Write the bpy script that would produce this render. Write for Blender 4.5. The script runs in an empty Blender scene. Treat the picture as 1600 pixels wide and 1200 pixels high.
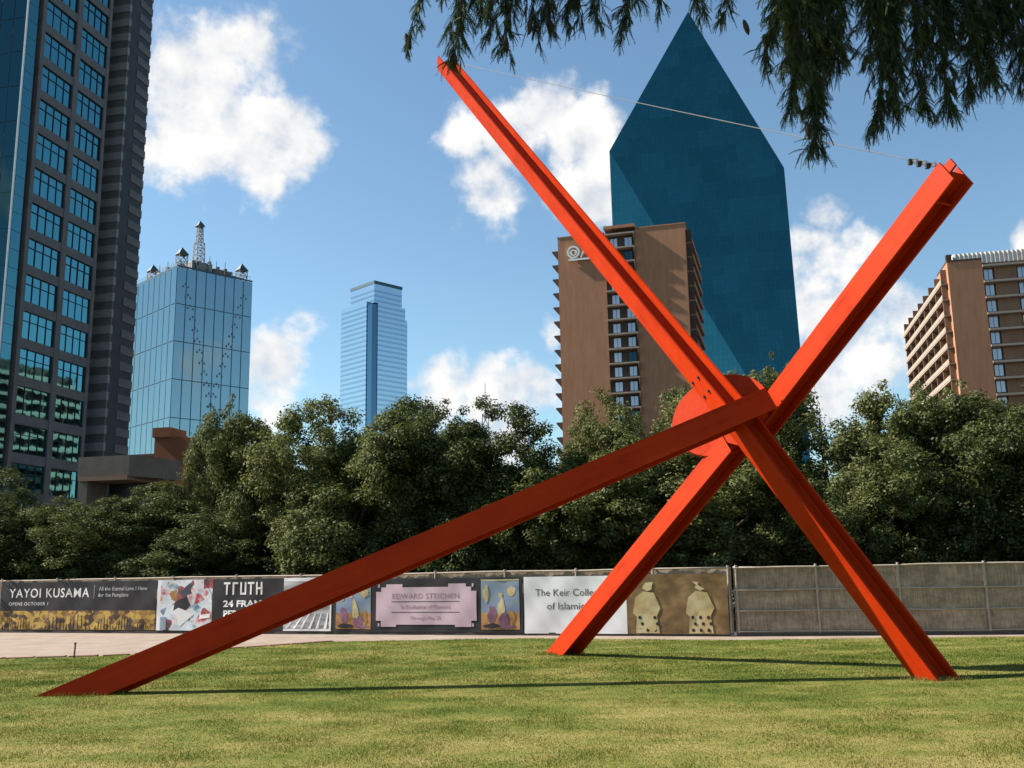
import bpy, math, random
import numpy as np
from mathutils import Vector, Matrix

R = math.radians
random.seed(7)
scene = bpy.context.scene
COL = scene.collection

# ------------------------------------------------------------------ camera
cam_data = bpy.data.cameras.new("camera")
cam_data.sensor_width = 36.0
cam_data.lens = 34.56
cam_data.clip_start = 0.1
cam_data.clip_end = 6000.0
cam = bpy.data.objects.new("camera", cam_data)
COL.objects.link(cam)
cam.matrix_world = (Matrix.Translation((0, 0, 1.7))
                    @ Matrix.Rotation(R(90 + 10.87), 4, 'X')
                    @ Matrix.Rotation(R(-1.0), 4, 'Z'))
scene.camera = cam

# ------------------------------------------------------------------ light
SUN_EL = R(41.0)
SUN_H = Vector((-0.983, 0.182, 0)).normalized()
SUN = Vector((SUN_H.x * math.cos(SUN_EL), SUN_H.y * math.cos(SUN_EL), math.sin(SUN_EL)))
sd = bpy.data.lights.new("sun", 'SUN')
sd.energy = 5.0
sd.angle = R(0.5)
sd.color = (1.0, 0.93, 0.83)
sun = bpy.data.objects.new("sun", sd)
COL.objects.link(sun)
sun.rotation_euler = SUN.to_track_quat('Z', 'Y').to_euler()
sun.location = (-60, 0, 80)

scene.view_settings.view_transform = 'Standard'
scene.view_settings.look = 'None'
scene.view_settings.gamma = 1.0
scene.view_settings.use_curve_mapping = False
scene.view_settings.exposure = 1.25
scene.cycles.use_denoising = True
scene.cycles.max_bounces = 6
scene.cycles.diffuse_bounces = 2
scene.cycles.transparent_max_bounces = 8
scene.cycles.caustics_reflective = False
scene.cycles.caustics_refractive = False

# ------------------------------------------------------------------ sky with cumulus
CLOUDS = [(-0.2753,0.8449,0.4587,0.0553), (-0.2413,0.8504,0.4676,0.0488), (-0.2973,0.8648,0.4046,0.0521),
 (-0.2410,0.8795,0.4103,0.0586), (-0.2047,0.8796,0.4294,0.0358), (-0.2375,0.8938,0.3805,0.0293),
 (-0.3123,0.8425,0.4389,0.0391), (-0.1945,0.8918,0.4085,0.0260), (0.0361,0.8932,0.4482,0.0326),
 (0.0042,0.9067,0.4217,0.0391), (-0.0462,0.9054,0.4220,0.0293), (-0.0221,0.9250,0.3794,0.0391),
 (0.0672,0.9064,0.4170,0.0412), (0.0861,0.9224,0.3764,0.0447), (0.3000,0.8954,0.3289,0.0273),
 (0.2896,0.9103,0.2956,0.0412), (0.3311,0.8958,0.2964,0.0326), (0.3099,0.9167,0.2522,0.0456),
 (0.3482,0.9157,0.2007,0.0561), (0.3040,0.9354,0.1805,0.0521), (-0.2179,0.9459,0.2404,0.0273),
 (-0.2336,0.9489,0.2121,0.0326), (-0.2521,0.9507,0.1806,0.0424), (-0.0197,0.9836,0.1793,0.0473),
 (-0.0651,0.9810,0.1829,0.0416), (0.0260,0.9824,0.1849,0.0425), (-0.0007,0.9887,0.1501,0.0547),
 (0.0463,0.9716,0.2321,0.0215), (0.0588,0.9767,0.2064,0.0163), (0.4600,0.8392,0.2899,0.0163)]

def N(nt, typ, **kw):
    n = nt.nodes.new(typ)
    for k, v in kw.items():
        setattr(n, k, v)
    return n


def math_node(nt, op, a, b=None, c=None, clamp=False):
    n = nt.nodes.new('ShaderNodeMath')
    n.operation = op
    n.use_clamp = clamp
    for i, v in enumerate((a, b, c)):
        if v is None:
            continue
        if isinstance(v, (int, float)):
            n.inputs[i].default_value = v
        else:
            nt.links.new(v, n.inputs[i])
    return n.outputs[0]


def cloud_group():
    g = bpy.data.node_groups.new("cloud_field", 'ShaderNodeTree')
    g.interface.new_socket("Vector", in_out='INPUT', socket_type='NodeSocketVector')
    g.interface.new_socket("Value", in_out='OUTPUT', socket_type='NodeSocketFloat')
    g.interface.new_socket("Relief", in_out='OUTPUT', socket_type='NodeSocketFloat')
    gi = g.nodes.new('NodeGroupInput')
    go = g.nodes.new('NodeGroupOutput')
    w = N(g, 'ShaderNodeTexNoise')
    w.inputs['Scale'].default_value = 9.0
    w.inputs['Detail'].default_value = 3.0
    g.links.new(gi.outputs[0], w.inputs['Vector'])
    sub = N(g, 'ShaderNodeVectorMath', operation='SUBTRACT')
    sub.inputs[1].default_value = (.5, .5, .5)
    g.links.new(w.outputs['Color'], sub.inputs[0])
    ma = N(g, 'ShaderNodeVectorMath', operation='MULTIPLY_ADD')
    ma.inputs[1].default_value = (.05, .05, .05)
    g.links.new(sub.outputs[0], ma.inputs[0])
    g.links.new(gi.outputs[0], ma.inputs[2])
    cur = None
    for x, y, z, r in CLOUDS:
        d = N(g, 'ShaderNodeVectorMath', operation='DISTANCE')
        d.inputs[1].default_value = (x, y, z)
        g.links.new(ma.outputs[0], d.inputs[0])
        v = math_node(g, 'MULTIPLY_ADD', d.outputs['Value'], -1.0 / (r * 0.93), 1.08)
        cur = v if cur is None else math_node(g, 'MAXIMUM', cur, v)
    # the same broken cumulus carries on all round the sky
    w2 = N(g, 'ShaderNodeTexNoise')
    w2.inputs['Scale'].default_value = 4.2
    w2.inputs['Detail'].default_value = 2.0
    g.links.new(gi.outputs[0], w2.inputs['Vector'])
    dt = N(g, 'ShaderNodeVectorMath', operation='DOT_PRODUCT')
    dt.inputs[1].default_value = (0, .955, .296)
    g.links.new(gi.outputs[0], dt.inputs[0])
    away = N(g, 'ShaderNodeMapRange')
    away.inputs['From Min'].default_value = .86
    away.inputs['From Max'].default_value = .76
    g.links.new(dt.outputs['Value'], away.inputs['Value'])
    rest = math_node(g, 'MULTIPLY_ADD', w2.outputs['Fac'], 7.0, -4.55)
    rest = math_node(g, 'ADD', rest, math_node(g, 'MULTIPLY_ADD', away.outputs[0], 3.0, -3.0))
    cur = math_node(g, 'MAXIMUM', cur, rest)
    cur = math_node(g, 'MINIMUM', math_node(g, 'MAXIMUM', cur, -2.0), 0.60)
    f1 = N(g, 'ShaderNodeTexNoise')
    f1.inputs['Scale'].default_value = 17.0
    f1.inputs['Detail'].default_value = 7.0
    f1.inputs['Roughness'].default_value = 0.58
    g.links.new(gi.outputs[0], f1.inputs['Vector'])
    t = math_node(g, 'MULTIPLY_ADD', f1.outputs['Fac'], 2.8, -1.4)
    g.links.new(math_node(g, 'ADD', cur, t), go.inputs[0])
    fo = N(g, 'ShaderNodeVectorMath', operation='ADD')
    fo.inputs[1].default_value = Vector((SUN.x, 0.0, SUN.z)) * 0.03
    g.links.new(gi.outputs[0], fo.inputs[0])
    f2 = N(g, 'ShaderNodeTexNoise')
    f2.inputs['Scale'].default_value = 17.0
    f2.inputs['Detail'].default_value = 4.0
    f2.inputs['Roughness'].default_value = 0.5
    g.links.new(fo.outputs[0], f2.inputs['Vector'])
    g.links.new(math_node(g, 'SUBTRACT', f1.outputs['Fac'], f2.outputs['Fac']), go.inputs[1])
    return g


world = bpy.data.worlds.new("World")
scene.world = world
world.use_nodes = True
wt = world.node_tree
wt.nodes.clear()
wout = N(wt, 'ShaderNodeOutputWorld')
sky = N(wt, 'ShaderNodeTexSky', sky_type='NISHITA', sun_disc=False)
sky.sun_elevation = SUN_EL
sky.sun_rotation = math.atan2(SUN_H.x, SUN_H.y)
sky.air_density = 1.0
sky.dust_density = 0.35
sky.ozone_density = 0.35
bg_sky = N(wt, 'ShaderNodeBackground')
bg_sky.inputs['Strength'].default_value = 0.068
tint = N(wt, 'ShaderNodeMix', data_type='RGBA', blend_type='MULTIPLY')
tint.inputs[0].default_value = 1.0
tint.inputs[7].default_value = (0.86, 1.03, 1.04, 1)
wt.links.new(sky.outputs[0], tint.inputs[6])
wt.links.new(tint.outputs[2], bg_sky.inputs['Color'])
tc = N(wt, 'ShaderNodeTexCoord')
cg = cloud_group()
c1 = N(wt, 'ShaderNodeGroup', node_tree=cg)
wt.links.new(tc.outputs['Generated'], c1.inputs[0])
cov = N(wt, 'ShaderNodeMapRange', interpolation_type='SMOOTHSTEP')
cov.inputs['From Min'].default_value = -0.16
cov.inputs['From Max'].default_value = 0.60
wt.links.new(c1.outputs[0], cov.inputs['Value'])
lit = math_node(wt, 'MULTIPLY_ADD', c1.outputs[1], 2.4, 0.70, clamp=True)
cr = N(wt, 'ShaderNodeMix', data_type='RGBA')
cr.inputs[6].default_value = (.56, .61, .70, 1)
cr.inputs[7].default_value = (1.0, .98, .95, 1)
wt.links.new(lit, cr.inputs[0])
bg_c = N(wt, 'ShaderNodeBackground')
bg_c.inputs['Strength'].default_value = 0.45
wt.links.new(cr.outputs[2], bg_c.inputs['Color'])
mixw = N(wt, 'ShaderNodeMixShader')
wt.links.new(math_node(wt, 'MULTIPLY', cov.outputs[0], 0.96), mixw.inputs[0])
wt.links.new(bg_sky.outputs[0], mixw.inputs[1])
wt.links.new(bg_c.outputs[0], mixw.inputs[2])
wt.links.new(mixw.outputs[0], wout.inputs['Surface'])
world.cycles.sampling_method = 'MANUAL'
world.cycles.sample_map_resolution = 512


# ------------------------------------------------------------------ helpers
def tag(o, label=None, cat=None, group=None, kind=None):
    if label: o["label"] = label
    if cat: o["category"] = cat
    if group: o["group"] = group
    if kind: o["kind"] = kind
    return o


def empty(name, loc=(0, 0, 0), rz=0.0):
    o = bpy.data.objects.new(name, None)
    COL.objects.link(o)
    o.location = loc
    o.rotation_euler = (0, 0, rz)
    o.empty_display_size = 0.2
    return o


def put(name, me, mat=None, parent=None, loc=(0, 0, 0), rot=(0, 0, 0), scale=(1, 1, 1)):
    o = bpy.data.objects.new(name, me)
    COL.objects.link(o)
    if mat is not None and len(me.materials) == 0:
        me.materials.append(mat)
    o.parent = parent
    o.location = loc
    o.rotation_euler = rot
    o.scale = scale
    return o


class MB:
    def __init__(s):
        s.v = []
        s.f = []

    def add(s, vs, fs):
        k = len(s.v)
        s.v += [tuple(v) for v in vs]
        s.f += [tuple(i + k for i in f) for f in fs]
        return s

    def box(s, x0, x1, y0, y1, z0, z1):
        return s.add([(x0, y0, z0), (x1, y0, z0), (x1, y1, z0), (x0, y1, z0), (x0, y0, z1), (x1, y0, z1), (x1, y1, z1), (x0, y1, z1)],
                     [(3, 2, 1, 0), (4, 5, 6, 7), (0, 1, 5, 4), (1, 2, 6, 5), (2, 3, 7, 6), (3, 0, 4, 7)])

    def prism(s, poly, z0, z1):
        n = len(poly)
        vs = [(x, y, z0) for x, y in poly] + [(x, y, z1) for x, y in poly]
        fs = [tuple(reversed(range(n))), tuple(range(n, 2 * n))]
        fs += [(i, (i + 1) % n, (i + 1) % n + n, i + n) for i in range(n)]
        return s.add(vs, fs)

    def tube(s, pts, rad, sides=8):
        pts = [Vector(p) for p in pts]
        if not isinstance(rad, (list, tuple)):
            rad = [rad] * len(pts)
        k = len(s.v)
        prev = None
        for i, p in enumerate(pts):
            a = pts[min(i + 1, len(pts) - 1)] - pts[max(i - 1, 0)]
            a.normalize()
            if prev is None:
                prev = a.orthogonal().normalized()
            u = (prev - a * prev.dot(a)).normalized()
            prev = u
            w = a.cross(u)
            for j in range(sides):
                t = 2 * math.pi * j / sides
                s.v.append(tuple(p + (u * math.cos(t) + w * math.sin(t)) * rad[i]))
        for i in range(len(pts) - 1):
            for j in range(sides):
                j2 = (j + 1) % sides
                s.f.append((k + i * sides + j, k + i * sides + j2, k + (i + 1) * sides + j2, k + (i + 1) * sides + j))
        s.f.append(tuple(k + j for j in reversed(range(sides))))
        s.f.append(tuple(k + (len(pts) - 1) * sides + j for j in range(sides)))
        return s

    def mesh(s, name, mat=None, smooth=False):
        me = bpy.data.meshes.new(name)
        me.from_pydata(s.v, [], s.f)
        if mat is not None:
            me.materials.append(mat)
        if smooth:
            me.polygons.foreach_set('use_smooth', [True] * len(me.polygons))
        me.update()
        return me

    def build(s, name, mat, parent=None, loc=(0, 0, 0), rot=(0, 0, 0), smooth=False):
        return put(name, s.mesh(name, mat, smooth), None, parent, loc, rot)


def box_mesh(name, dims, mat):
    x, y, z = dims
    return MB().box(-x / 2, x / 2, -y / 2, y / 2, -z / 2, z / 2).mesh(name, mat)


def soup(name, V, F, mat):
    """fast mesh from numpy arrays (all faces the same size)"""
    me = bpy.data.meshes.new(name)
    n, k = F.shape
    me.vertices.add(len(V))
    me.vertices.foreach_set('co', V.astype(np.float32).ravel())
    me.loops.add(n * k)
    me.loops.foreach_set('vertex_index', F.astype(np.int32).ravel())
    me.polygons.add(n)
    me.polygons.foreach_set('loop_start', np.arange(0, n * k, k, dtype=np.int32))
    me.polygons.foreach_set('loop_total', np.full(n, k, dtype=np.int32))
    me.update(calc_edges=True)
    me.materials.append(mat)
    return me


# ------------------------------------------------------------------ materials
def mat_new(name):
    m = bpy.data.materials.new(name)
    m.use_nodes = True
    nt = m.node_tree
    b = nt.nodes['Principled BSDF']
    return m, nt, b


def ramp(nt, fac, stops, interp='LINEAR'):
    r = nt.nodes.new('ShaderNodeValToRGB')
    r.color_ramp.interpolation = interp
    e = r.color_ramp.elements
    while len(e) < len(stops):
        e.new(0.5)
    for el, (p, c) in zip(e, stops):
        el.position = p
        el.color = (*c, 1)
    nt.links.new(fac, r.inputs[0])
    return r.outputs[0]


def noise(nt, scale, detail=4, rough=0.55, vec=None, coord='Object'):
    n = nt.nodes.new('ShaderNodeTexNoise')
    n.inputs['Scale'].default_value = scale
    n.inputs['Detail'].default_value = detail
    n.inputs['Roughness'].default_value = rough
    if vec is None:
        t = nt.nodes.new('ShaderNodeTexCoord')
        vec = t.outputs[coord]
    nt.links.new(vec, n.inputs['Vector'])
    return n.outputs['Fac']


def mapped(nt, scale=(1, 1, 1), coord='Object', loc=(0, 0, 0)):
    t = nt.nodes.new('ShaderNodeTexCoord')
    m = nt.nodes.new('ShaderNodeMapping')
    m.inputs['Scale'].default_value = scale
    m.inputs['Location'].default_value = loc
    nt.links.new(t.outputs[coord], m.inputs['Vector'])
    return m.outputs[0]


def bump(nt, b, h, strength=0.3, dist=0.01):
    n = nt.nodes.new('ShaderNodeBump')
    n.inputs['Strength'].default_value = strength
    n.inputs['Distance'].default_value = dist
    nt.links.new(h, n.inputs['Height'])
    nt.links.new(n.outputs[0], b.inputs['Normal'])


def matte(name, c0, c1, scale=2.0, rough=0.85, bmp=0.0, bdist=0.01, spec=0.3, stretch=(1, 1, 1)):
    m, nt, b = mat_new(name)
    v = mapped(nt, stretch)
    f = noise(nt, scale, 6, 0.6, v)
    nt.links.new(ramp(nt, f, [(0.3, c0), (0.7, c1)]), b.inputs['Base Color'])
    b.inputs['Roughness'].default_value = rough
    b.inputs['Specular IOR Level'].default_value = spec
    if bmp:
        bump(nt, b, noise(nt, scale * 6, 4, 0.6, v), bmp, bdist)
    return m


def mirror_glass(name, tint, dark, rough=0.03, wav=0.006, wscale=0.25, refl=0.8, cell=None):
    """coated facade glass: tinted reflection over a dark body, panes slightly wavy"""
    m, nt, b = mat_new(name)
    nt.nodes.remove(b)
    out = nt.nodes['Material Output']
    gl = N(nt, 'ShaderNodeBsdfGlossy')
    gl.inputs['Color'].default_value = (*tint, 1)
    gl.inputs['Roughness'].default_value = rough
    df = N(nt, 'ShaderNodeBsdfDiffuse')
    df.inputs['Color'].default_value = (*dark, 1)
    fr = N(nt, 'ShaderNodeLayerWeight')
    fr.inputs['Blend'].default_value = 0.35
    fac = math_node(nt, 'MULTIPLY_ADD', fr.outputs['Fresnel'], (1 - refl) * 0.8, refl, clamp=True)
    mx = N(nt, 'ShaderNodeMixShader')
    nt.links.new(fac, mx.inputs[0])
    nt.links.new(df.outputs[0], mx.inputs[1])
    nt.links.new(gl.outputs[0], mx.inputs[2])
    nt.links.new(mx.outputs[0], out.inputs['Surface'])
    bn = N(nt, 'ShaderNodeBump')
    bn.inputs['Strength'].default_value = 1.0
    bn.inputs['Distance'].default_value = wav
    nt.links.new(noise(nt, wscale, 2, 0.5, coord='Object'), bn.inputs['Height'])
    nt.links.new(bn.outputs[0], gl.inputs['Normal'])
    return m, nt, gl, df


def leaf_mat(name, c0, c1, c2, trans=0.3):
    m, nt, b = mat_new(name)
    nt.nodes.remove(b)
    out = nt.nodes['Material Output']
    geo = N(nt, 'ShaderNodeNewGeometry')
    oi = N(nt, 'ShaderNodeObjectInfo')
    big = noise(nt, 0.9, 3, 0.6, geo.outputs['Position'])
    f = math_node(nt, 'ADD', math_node(nt, 'MULTIPLY', geo.outputs['Random Per Island'], 0.45),
                  math_node(nt, 'MULTIPLY_ADD', oi.outputs['Random'], 0.42, math_node(nt, 'MULTIPLY_ADD', big, 0.9, -0.36)))
    c = ramp(nt, f, [(0.1, c0), (0.5, c1), (0.95, c2)])
    d = N(nt, 'ShaderNodeBsdfDiffuse')
    t = N(nt, 'ShaderNodeBsdfTranslucent')
    g = N(nt, 'ShaderNodeBsdfGlossy')
    g.inputs['Roughness'].default_value = 0.6
    g.inputs['Color'].default_value = (1, 1, 1, 1)
    nt.links.new(c, d.inputs['Color'])
    nt.links.new(c, t.inputs['Color'])
    m1 = N(nt, 'ShaderNodeMixShader')
    m1.inputs[0].default_value = trans
    nt.links.new(d.outputs[0], m1.inputs[1])
    nt.links.new(t.outputs[0], m1.inputs[2])
    m2 = N(nt, 'ShaderNodeMixShader')
    m2.inputs[0].default_value = 0.015
    nt.links.new(m1.outputs[0], m2.inputs[1])
    nt.links.new(g.outputs[0], m2.inputs[2])
    nt.links.new(m2.outputs[0], out.inputs['Surface'])
    return m


def grass_color(nt, pos):
    n1 = noise(nt, 0.45, 4, 0.6, pos)
    n2 = noise(nt, 2.6, 5, 0.65, pos)
    st = N(nt, 'ShaderNodeMapping')
    st.inputs['Scale'].default_value = (0.35, 1.6, 1)
    nt.links.new(pos, st.inputs['Vector'])
    n3 = noise(nt, 0.8, 3, 0.6, st.outputs[0])
    f = math_node(nt, 'ADD', math_node(nt, 'MULTIPLY', n1, 0.40),
                  math_node(nt, 'ADD', math_node(nt, 'MULTIPLY_ADD', n2, 0.24, 0.055), math_node(nt, 'MULTIPLY', n3, 0.25)))
    sx = N(nt, 'ShaderNodeSeparateXYZ')
    nt.links.new(pos, sx.inputs[0])
    far = N(nt, 'ShaderNodeMapRange', interpolation_type='SMOOTHSTEP')
    far.inputs['From Min'].default_value = 11.5
    far.inputs['From Max'].default_value = 17.0
    nt.links.new(math_node(nt, 'MULTIPLY_ADD', n1, 4.0, sx.outputs['Y']), far.inputs['Value'])
    f = math_node(nt, 'MULTIPLY_ADD', far.outputs[0], -0.055, f)   # the farther turf is watered, greener
    return ramp(nt, f, [(0.34, (0.05263, 0.08167, 0.0127)), (0.44, (0.118, 0.1343, 0.02722)), (0.52, (0.1996, 0.1797, 0.05263)), (0.64, (0.2903, 0.2405, 0.09981))])


M = {}
# painted steel: vermilion paint, a little chalky and streaked
m, nt, b = mat_new("red_paint")
f = noise(nt, 1.6, 6, 0.65)
v = mapped(nt, (9, 9, 0.6))
f2 = noise(nt, 1.0, 5, 0.6, v)
ff = math_node(nt, 'MULTIPLY_ADD', f2, 0.5, math_node(nt, 'MULTIPLY', f, 0.5))
nt.links.new(ramp(nt, ff, [(0.28, (.21, .013, .0018)), (0.44, (.36, .024, .0025)), (0.60, (.40, .030, .0032)), (0.76, (.46, .052, .011))]), b.inputs['Base Color'])
nt.links.new(ramp(nt, f, [(0.3, (.42,) * 3), (0.7, (.62,) * 3)]), b.inputs['Roughness'])
b.inputs['Specular IOR Level'].default_value = 0.07
bump(nt, b, noise(nt, 14, 4, 0.6), 0.15, 0.004)
M['red'] = m
M['iron'] = matte("dark_iron", (.02, .018, .017), (.045, .04, .036), 8, 0.55)
M['cable'] = matte("steel_cable", (.12, .115, .11), (.18, .17, .16), 20, 0.4)
M['granite'] = matte("granite", (.085, .078, .078), (.135, .125, .122), 0.6, 0.6, spec=0.4)
M['granite_dark'] = matte("granite_dark", (.030, .030, .036), (.050, .048, .055), 0.6, 0.55)
M['band'] = matte("granite_band", (.185, .17, .17), (.25, .235, .235), 0.7, 0.65)
M['mullion'] = matte("mullion", (.012, .022, .03), (.02, .032, .04), 2, 0.5)
M['trim'] = matte("metal_trim", (.55, .58, .58), (.7, .72, .72), 2, 0.35)
M['tower_pane'] = mirror_glass("tower_glass", (.14, .40, .44), (.004, .012, .016), 0.02, 0.010, 0.35, 0.8)[0]
M['tower_strip'] = mirror_glass("tower_strip_glass", (.11, .30, .33), (.004, .012, .016), 0.02, 0.010, 0.3, 0.8)[0]
M['tower_dark'] = mirror_glass("tower_dark_glass", (.03, .085, .10), (.002, .007, .009), 0.03, 0.010, 0.3, 0.75)[0]
M['mirror_pane'] = mirror_glass("mirror_tower_glass", (.255, .355, .385), (.008, .03, .042), 0.04, 0.012, 0.12, 0.80)[0]
M['mirror_line'] = matte("mirror_tower_line", (.03, .07, .095), (.05, .10, .13), 0.5, 0.5)
M['mirror_lamp'] = matte("mirror_tower_lamp", (.03, .08, .11), (.20, .28, .32), 0.15, 0.5)
M['rooftop'] = matte("rooftop_steel", (0.156, 0.1638, 0.1716), (0.2808, 0.273, 0.2652), 0.3, 0.6)
M['roofdark'] = matte("rooftop_dark", (.03, .06, .065), (.05, .08, .085), 0.3, 0.6)
m, nt, gl, df = mirror_glass("stepped_tower_glass", (.47, .57, .64), (.03, .06, .09), 0.06, 0.02, 0.15, 0.82)
M['step_pane'] = m
M['step_band'] = mirror_glass("stepped_tower_band", (.34, .45, .53), (.03, .06, .09), 0.10, 0.02, 0.15, 0.75)[0]
M['step_notch'] = mirror_glass("stepped_tower_notch", (.10, .19, .27), (.02, .04, .06), 0.08, 0.02, 0.15, 0.7)[0]
# prism tower: green-blue glass with a fine grid of joints
m, nt, gl, df = mirror_glass("prism_glass", (.045, .20, .27), (.0010, .010, .016), 0.05, 0.012, 0.12, 0.80)
tcn = N(nt, 'ShaderNodeTexCoord')
br = N(nt, 'ShaderNodeTexBrick')
br.offset = 0.0
br.inputs['Scale'].default_value = 1.0
br.inputs['Brick Width'].default_value = 1.5
br.inputs['Row Height'].default_value = 1.95
br.inputs['Mortar Size'].default_value = 0.10
br.inputs['Color1'].default_value = (.053, .205, .218, 1)
br.inputs['Color2'].default_value = (.047, .186, .200, 1)
br.inputs['Mortar'].default_value = (.043, .170, .184, 1)
mp = N(nt, 'ShaderNodeMapping')
mp.inputs['Rotation'].default_value = (R(-90), 0, 0)
nt.links.new(tcn.outputs['Object'], mp.inputs['Vector'])
nt.links.new(mp.outputs[0], br.inputs['Vector'])
b2n = N(nt, 'ShaderNodeTexBrick')
b2n.inputs['Scale'].default_value = 1.0
b2n.inputs['Brick Width'].default_value = 9.0
b2n.inputs['Row Height'].default_value = 7.8
b2n.inputs['Mortar Size'].default_value = 0.0
b2n.inputs['Color1'].default_value = (.86, .86, .86, 1)
b2n.inputs['Color2'].default_value = (1.08, 1.08, 1.08, 1)
nt.links.new(mp.outputs[0], b2n.inputs['Vector'])
mlt = N(nt, 'ShaderNodeMix', data_type='RGBA', blend_type='MULTIPLY')
mlt.inputs[0].default_value = 1.0
nt.links.new(br.outputs['Color'], mlt.inputs[6])
nt.links.new(b2n.outputs['Color'], mlt.inputs[7])
nt.links.new(mlt.outputs[2], gl.inputs['Color'])
M['prism'] = m
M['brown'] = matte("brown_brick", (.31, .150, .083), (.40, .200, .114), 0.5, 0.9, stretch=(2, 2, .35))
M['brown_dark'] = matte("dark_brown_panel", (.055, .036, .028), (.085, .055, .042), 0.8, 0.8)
M['slab'] = matte("pale_slab", (0.2808, 0.2262, 0.1833), (0.351, 0.2886, 0.234), 0.8, 0.85)
M['soffit'] = matte("balcony_brown", (.20, .118, .076), (.25, .148, .095), 0.8, 0.9)
M['curtain'] = mirror_glass("curtained_glass", (.8, .84, .9), (.36, .37, .43), 0.05, 0.004, 0.5, 0.25)[0]
M['corrugated'] = matte("pale_corrugated", (.42, .41, .39), (.55, .54, .51), 0.6, 0.7)
M['white_sign'] = matte("white_sign", (.72, .72, .70), (.8, .8, .78), 3, 0.5)
M['concrete'] = matte("concrete", (.115, .088, .068), (.165, .130, .102), 0.7, 0.9)
M['brick_red'] = matte("orange_brick", (0.2574, 0.0975, 0.0468), (0.3276, 0.1287, 0.0663), 0.9, 0.9)
M['dark_void'] = matte("dark_glazing", (.012, .013, .016), (.02, .022, .026), 1, 0.3)
M['sunlit'] = matte("cream_slab", (0.429, 0.4056, 0.3276), (0.5304, 0.4992, 0.4212), 0.4, 0.8)
M['scrim'] = None
m, nt, b = mat_new("scrim")
v = mapped(nt, (1.2, 1, 2.2))
f = noise(nt, 1.3, 6, 0.7, v)
f2 = noise(nt, 4.0, 4, 0.7, mapped(nt, (6, 1, .7)))
ff = math_node(nt, 'MULTIPLY_ADD', f2, 0.45, math_node(nt, 'MULTIPLY', f, 0.55))
nt.links.new(ramp(nt, ff, [(0.36, (.17, .118, .080)), (0.5, (.30, .212, .148)), (0.64, (.48, .35, .25))]), b.inputs['Base Color'])
b.inputs['Roughness'].default_value = 0.9
M['scrim'] = m
M['rail'] = matte("fence_pipe", (.30, .24, .19), (.42, .35, .285), 5, 0.7)
M['base'] = matte("fence_foot_dark", (.045, .036, .036), (.075, .062, .06), 2, 0.9)
M['asphalt'] = matte("asphalt", (.045, .043, .042), (.06, .058, .056), 0.8, 0.95)
# gravel path
m, nt, b = mat_new("gravel_path")
f = noise(nt, 1.1, 6, 0.7)
nt.links.new(ramp(nt, f, [(0.32, (0.1917, 0.142, 0.1065)), (0.5, (0.2414, 0.1846, 0.142)), (0.68, (0.284, 0.2307, 0.1775))]), b.inputs['Base Color'])
b.inputs['Roughness'].default_value = 0.95
bump(nt, b, noise(nt, 40, 3, 0.7), 0.6, 0.02)
M['gravel'] = m
M['paver'] = matte("pink_paver", (0.2184, 0.1209, 0.0975), (0.273, 0.1677, 0.1404), 3, 0.9)
# lawn
m, nt, b = mat_new("lawn")
geo = N(nt, 'ShaderNodeNewGeometry')
nt.links.new(grass_color(nt, geo.outputs['Position']), b.inputs['Base Color'])
b.inputs['Roughness'].default_value = 1.0
b.inputs['Specular IOR Level'].default_value = 0.1
bump(nt, b, noise(nt, 22, 5, 0.75, geo.outputs['Position']), 0.7, 0.03)
M['lawn'] = m
m, nt, b = mat_new("grass_blade")
nt.nodes.remove(b)
out = nt.nodes['Material Output']
geo = N(nt, 'ShaderNodeNewGeometry')
gc = grass_color(nt, geo.outputs['Position'])
hs = N(nt, 'ShaderNodeHueSaturation')
nt.links.new(gc, hs.inputs['Color'])
nt.links.new(math_node(nt, 'MULTIPLY_ADD', geo.outputs['Random Per Island'], 0.45, 0.85), hs.inputs['Value'])
d = N(nt, 'ShaderNodeBsdfDiffuse')
t = N(nt, 'ShaderNodeBsdfTranslucent')
mx = N(nt, 'ShaderNodeMixShader')
mx.inputs[0].default_value = 0.3
nt.links.new(hs.outputs[0], d.inputs['Color'])
nt.links.new(hs.outputs[0], t.inputs['Color'])
nt.links.new(d.outputs[0], mx.inputs[1])
nt.links.new(t.outputs[0], mx.inputs[2])
nt.links.new(mx.outputs[0], out.inputs['Surface'])
M['blade'] = m
M['oak'] = leaf_mat("oak_leaves", (.028, .039, .011), (.074, .092, .024), (.160, .166, .052), 0.28)
M['bark'] = matte("bark", (.05, .038, .03), (.11, .09, .072), 6, 0.95, 0.6, 0.02, stretch=(3, 3, .6))
M['needle'] = leaf_mat("cypress_needles", (.018, .032, .012), (.035, .055, .018), (.07, .095, .03), 0.25)
M['cone'] = matte("cypress_cone", (.02, .014, .01), (.04, .028, .018), 20, 0.9)
# banners
M['b_black'] = matte("banner_black", (.016, .014, .017), (.026, .022, .025), 1.5, 0.6)
M['b_white'] = matte("banner_white", (.62, .60, .61), (.70, .685, .69), 1.2, 0.6)
M['b_lilac'] = matte("banner_lilac", (.46, .33, .38), (.52, .39, .43), 1.5, 0.6)
M['ink_white'] = matte("ink_white", (.68, .66, .63), (.72, .70, .68), 3, 0.6)
M['ink_grey'] = matte("ink_grey", (.34, .33, .33), (.40, .39, .39), 3, 0.6)
M['ink_dim'] = matte("ink_dim", (.26, .16, .20), (.30, .19, .23), 3, 0.6)
M['ink_dark'] = matte("ink_dark", (.06, .05, .045), (.09, .07, .065), 3, 0.6)


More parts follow.
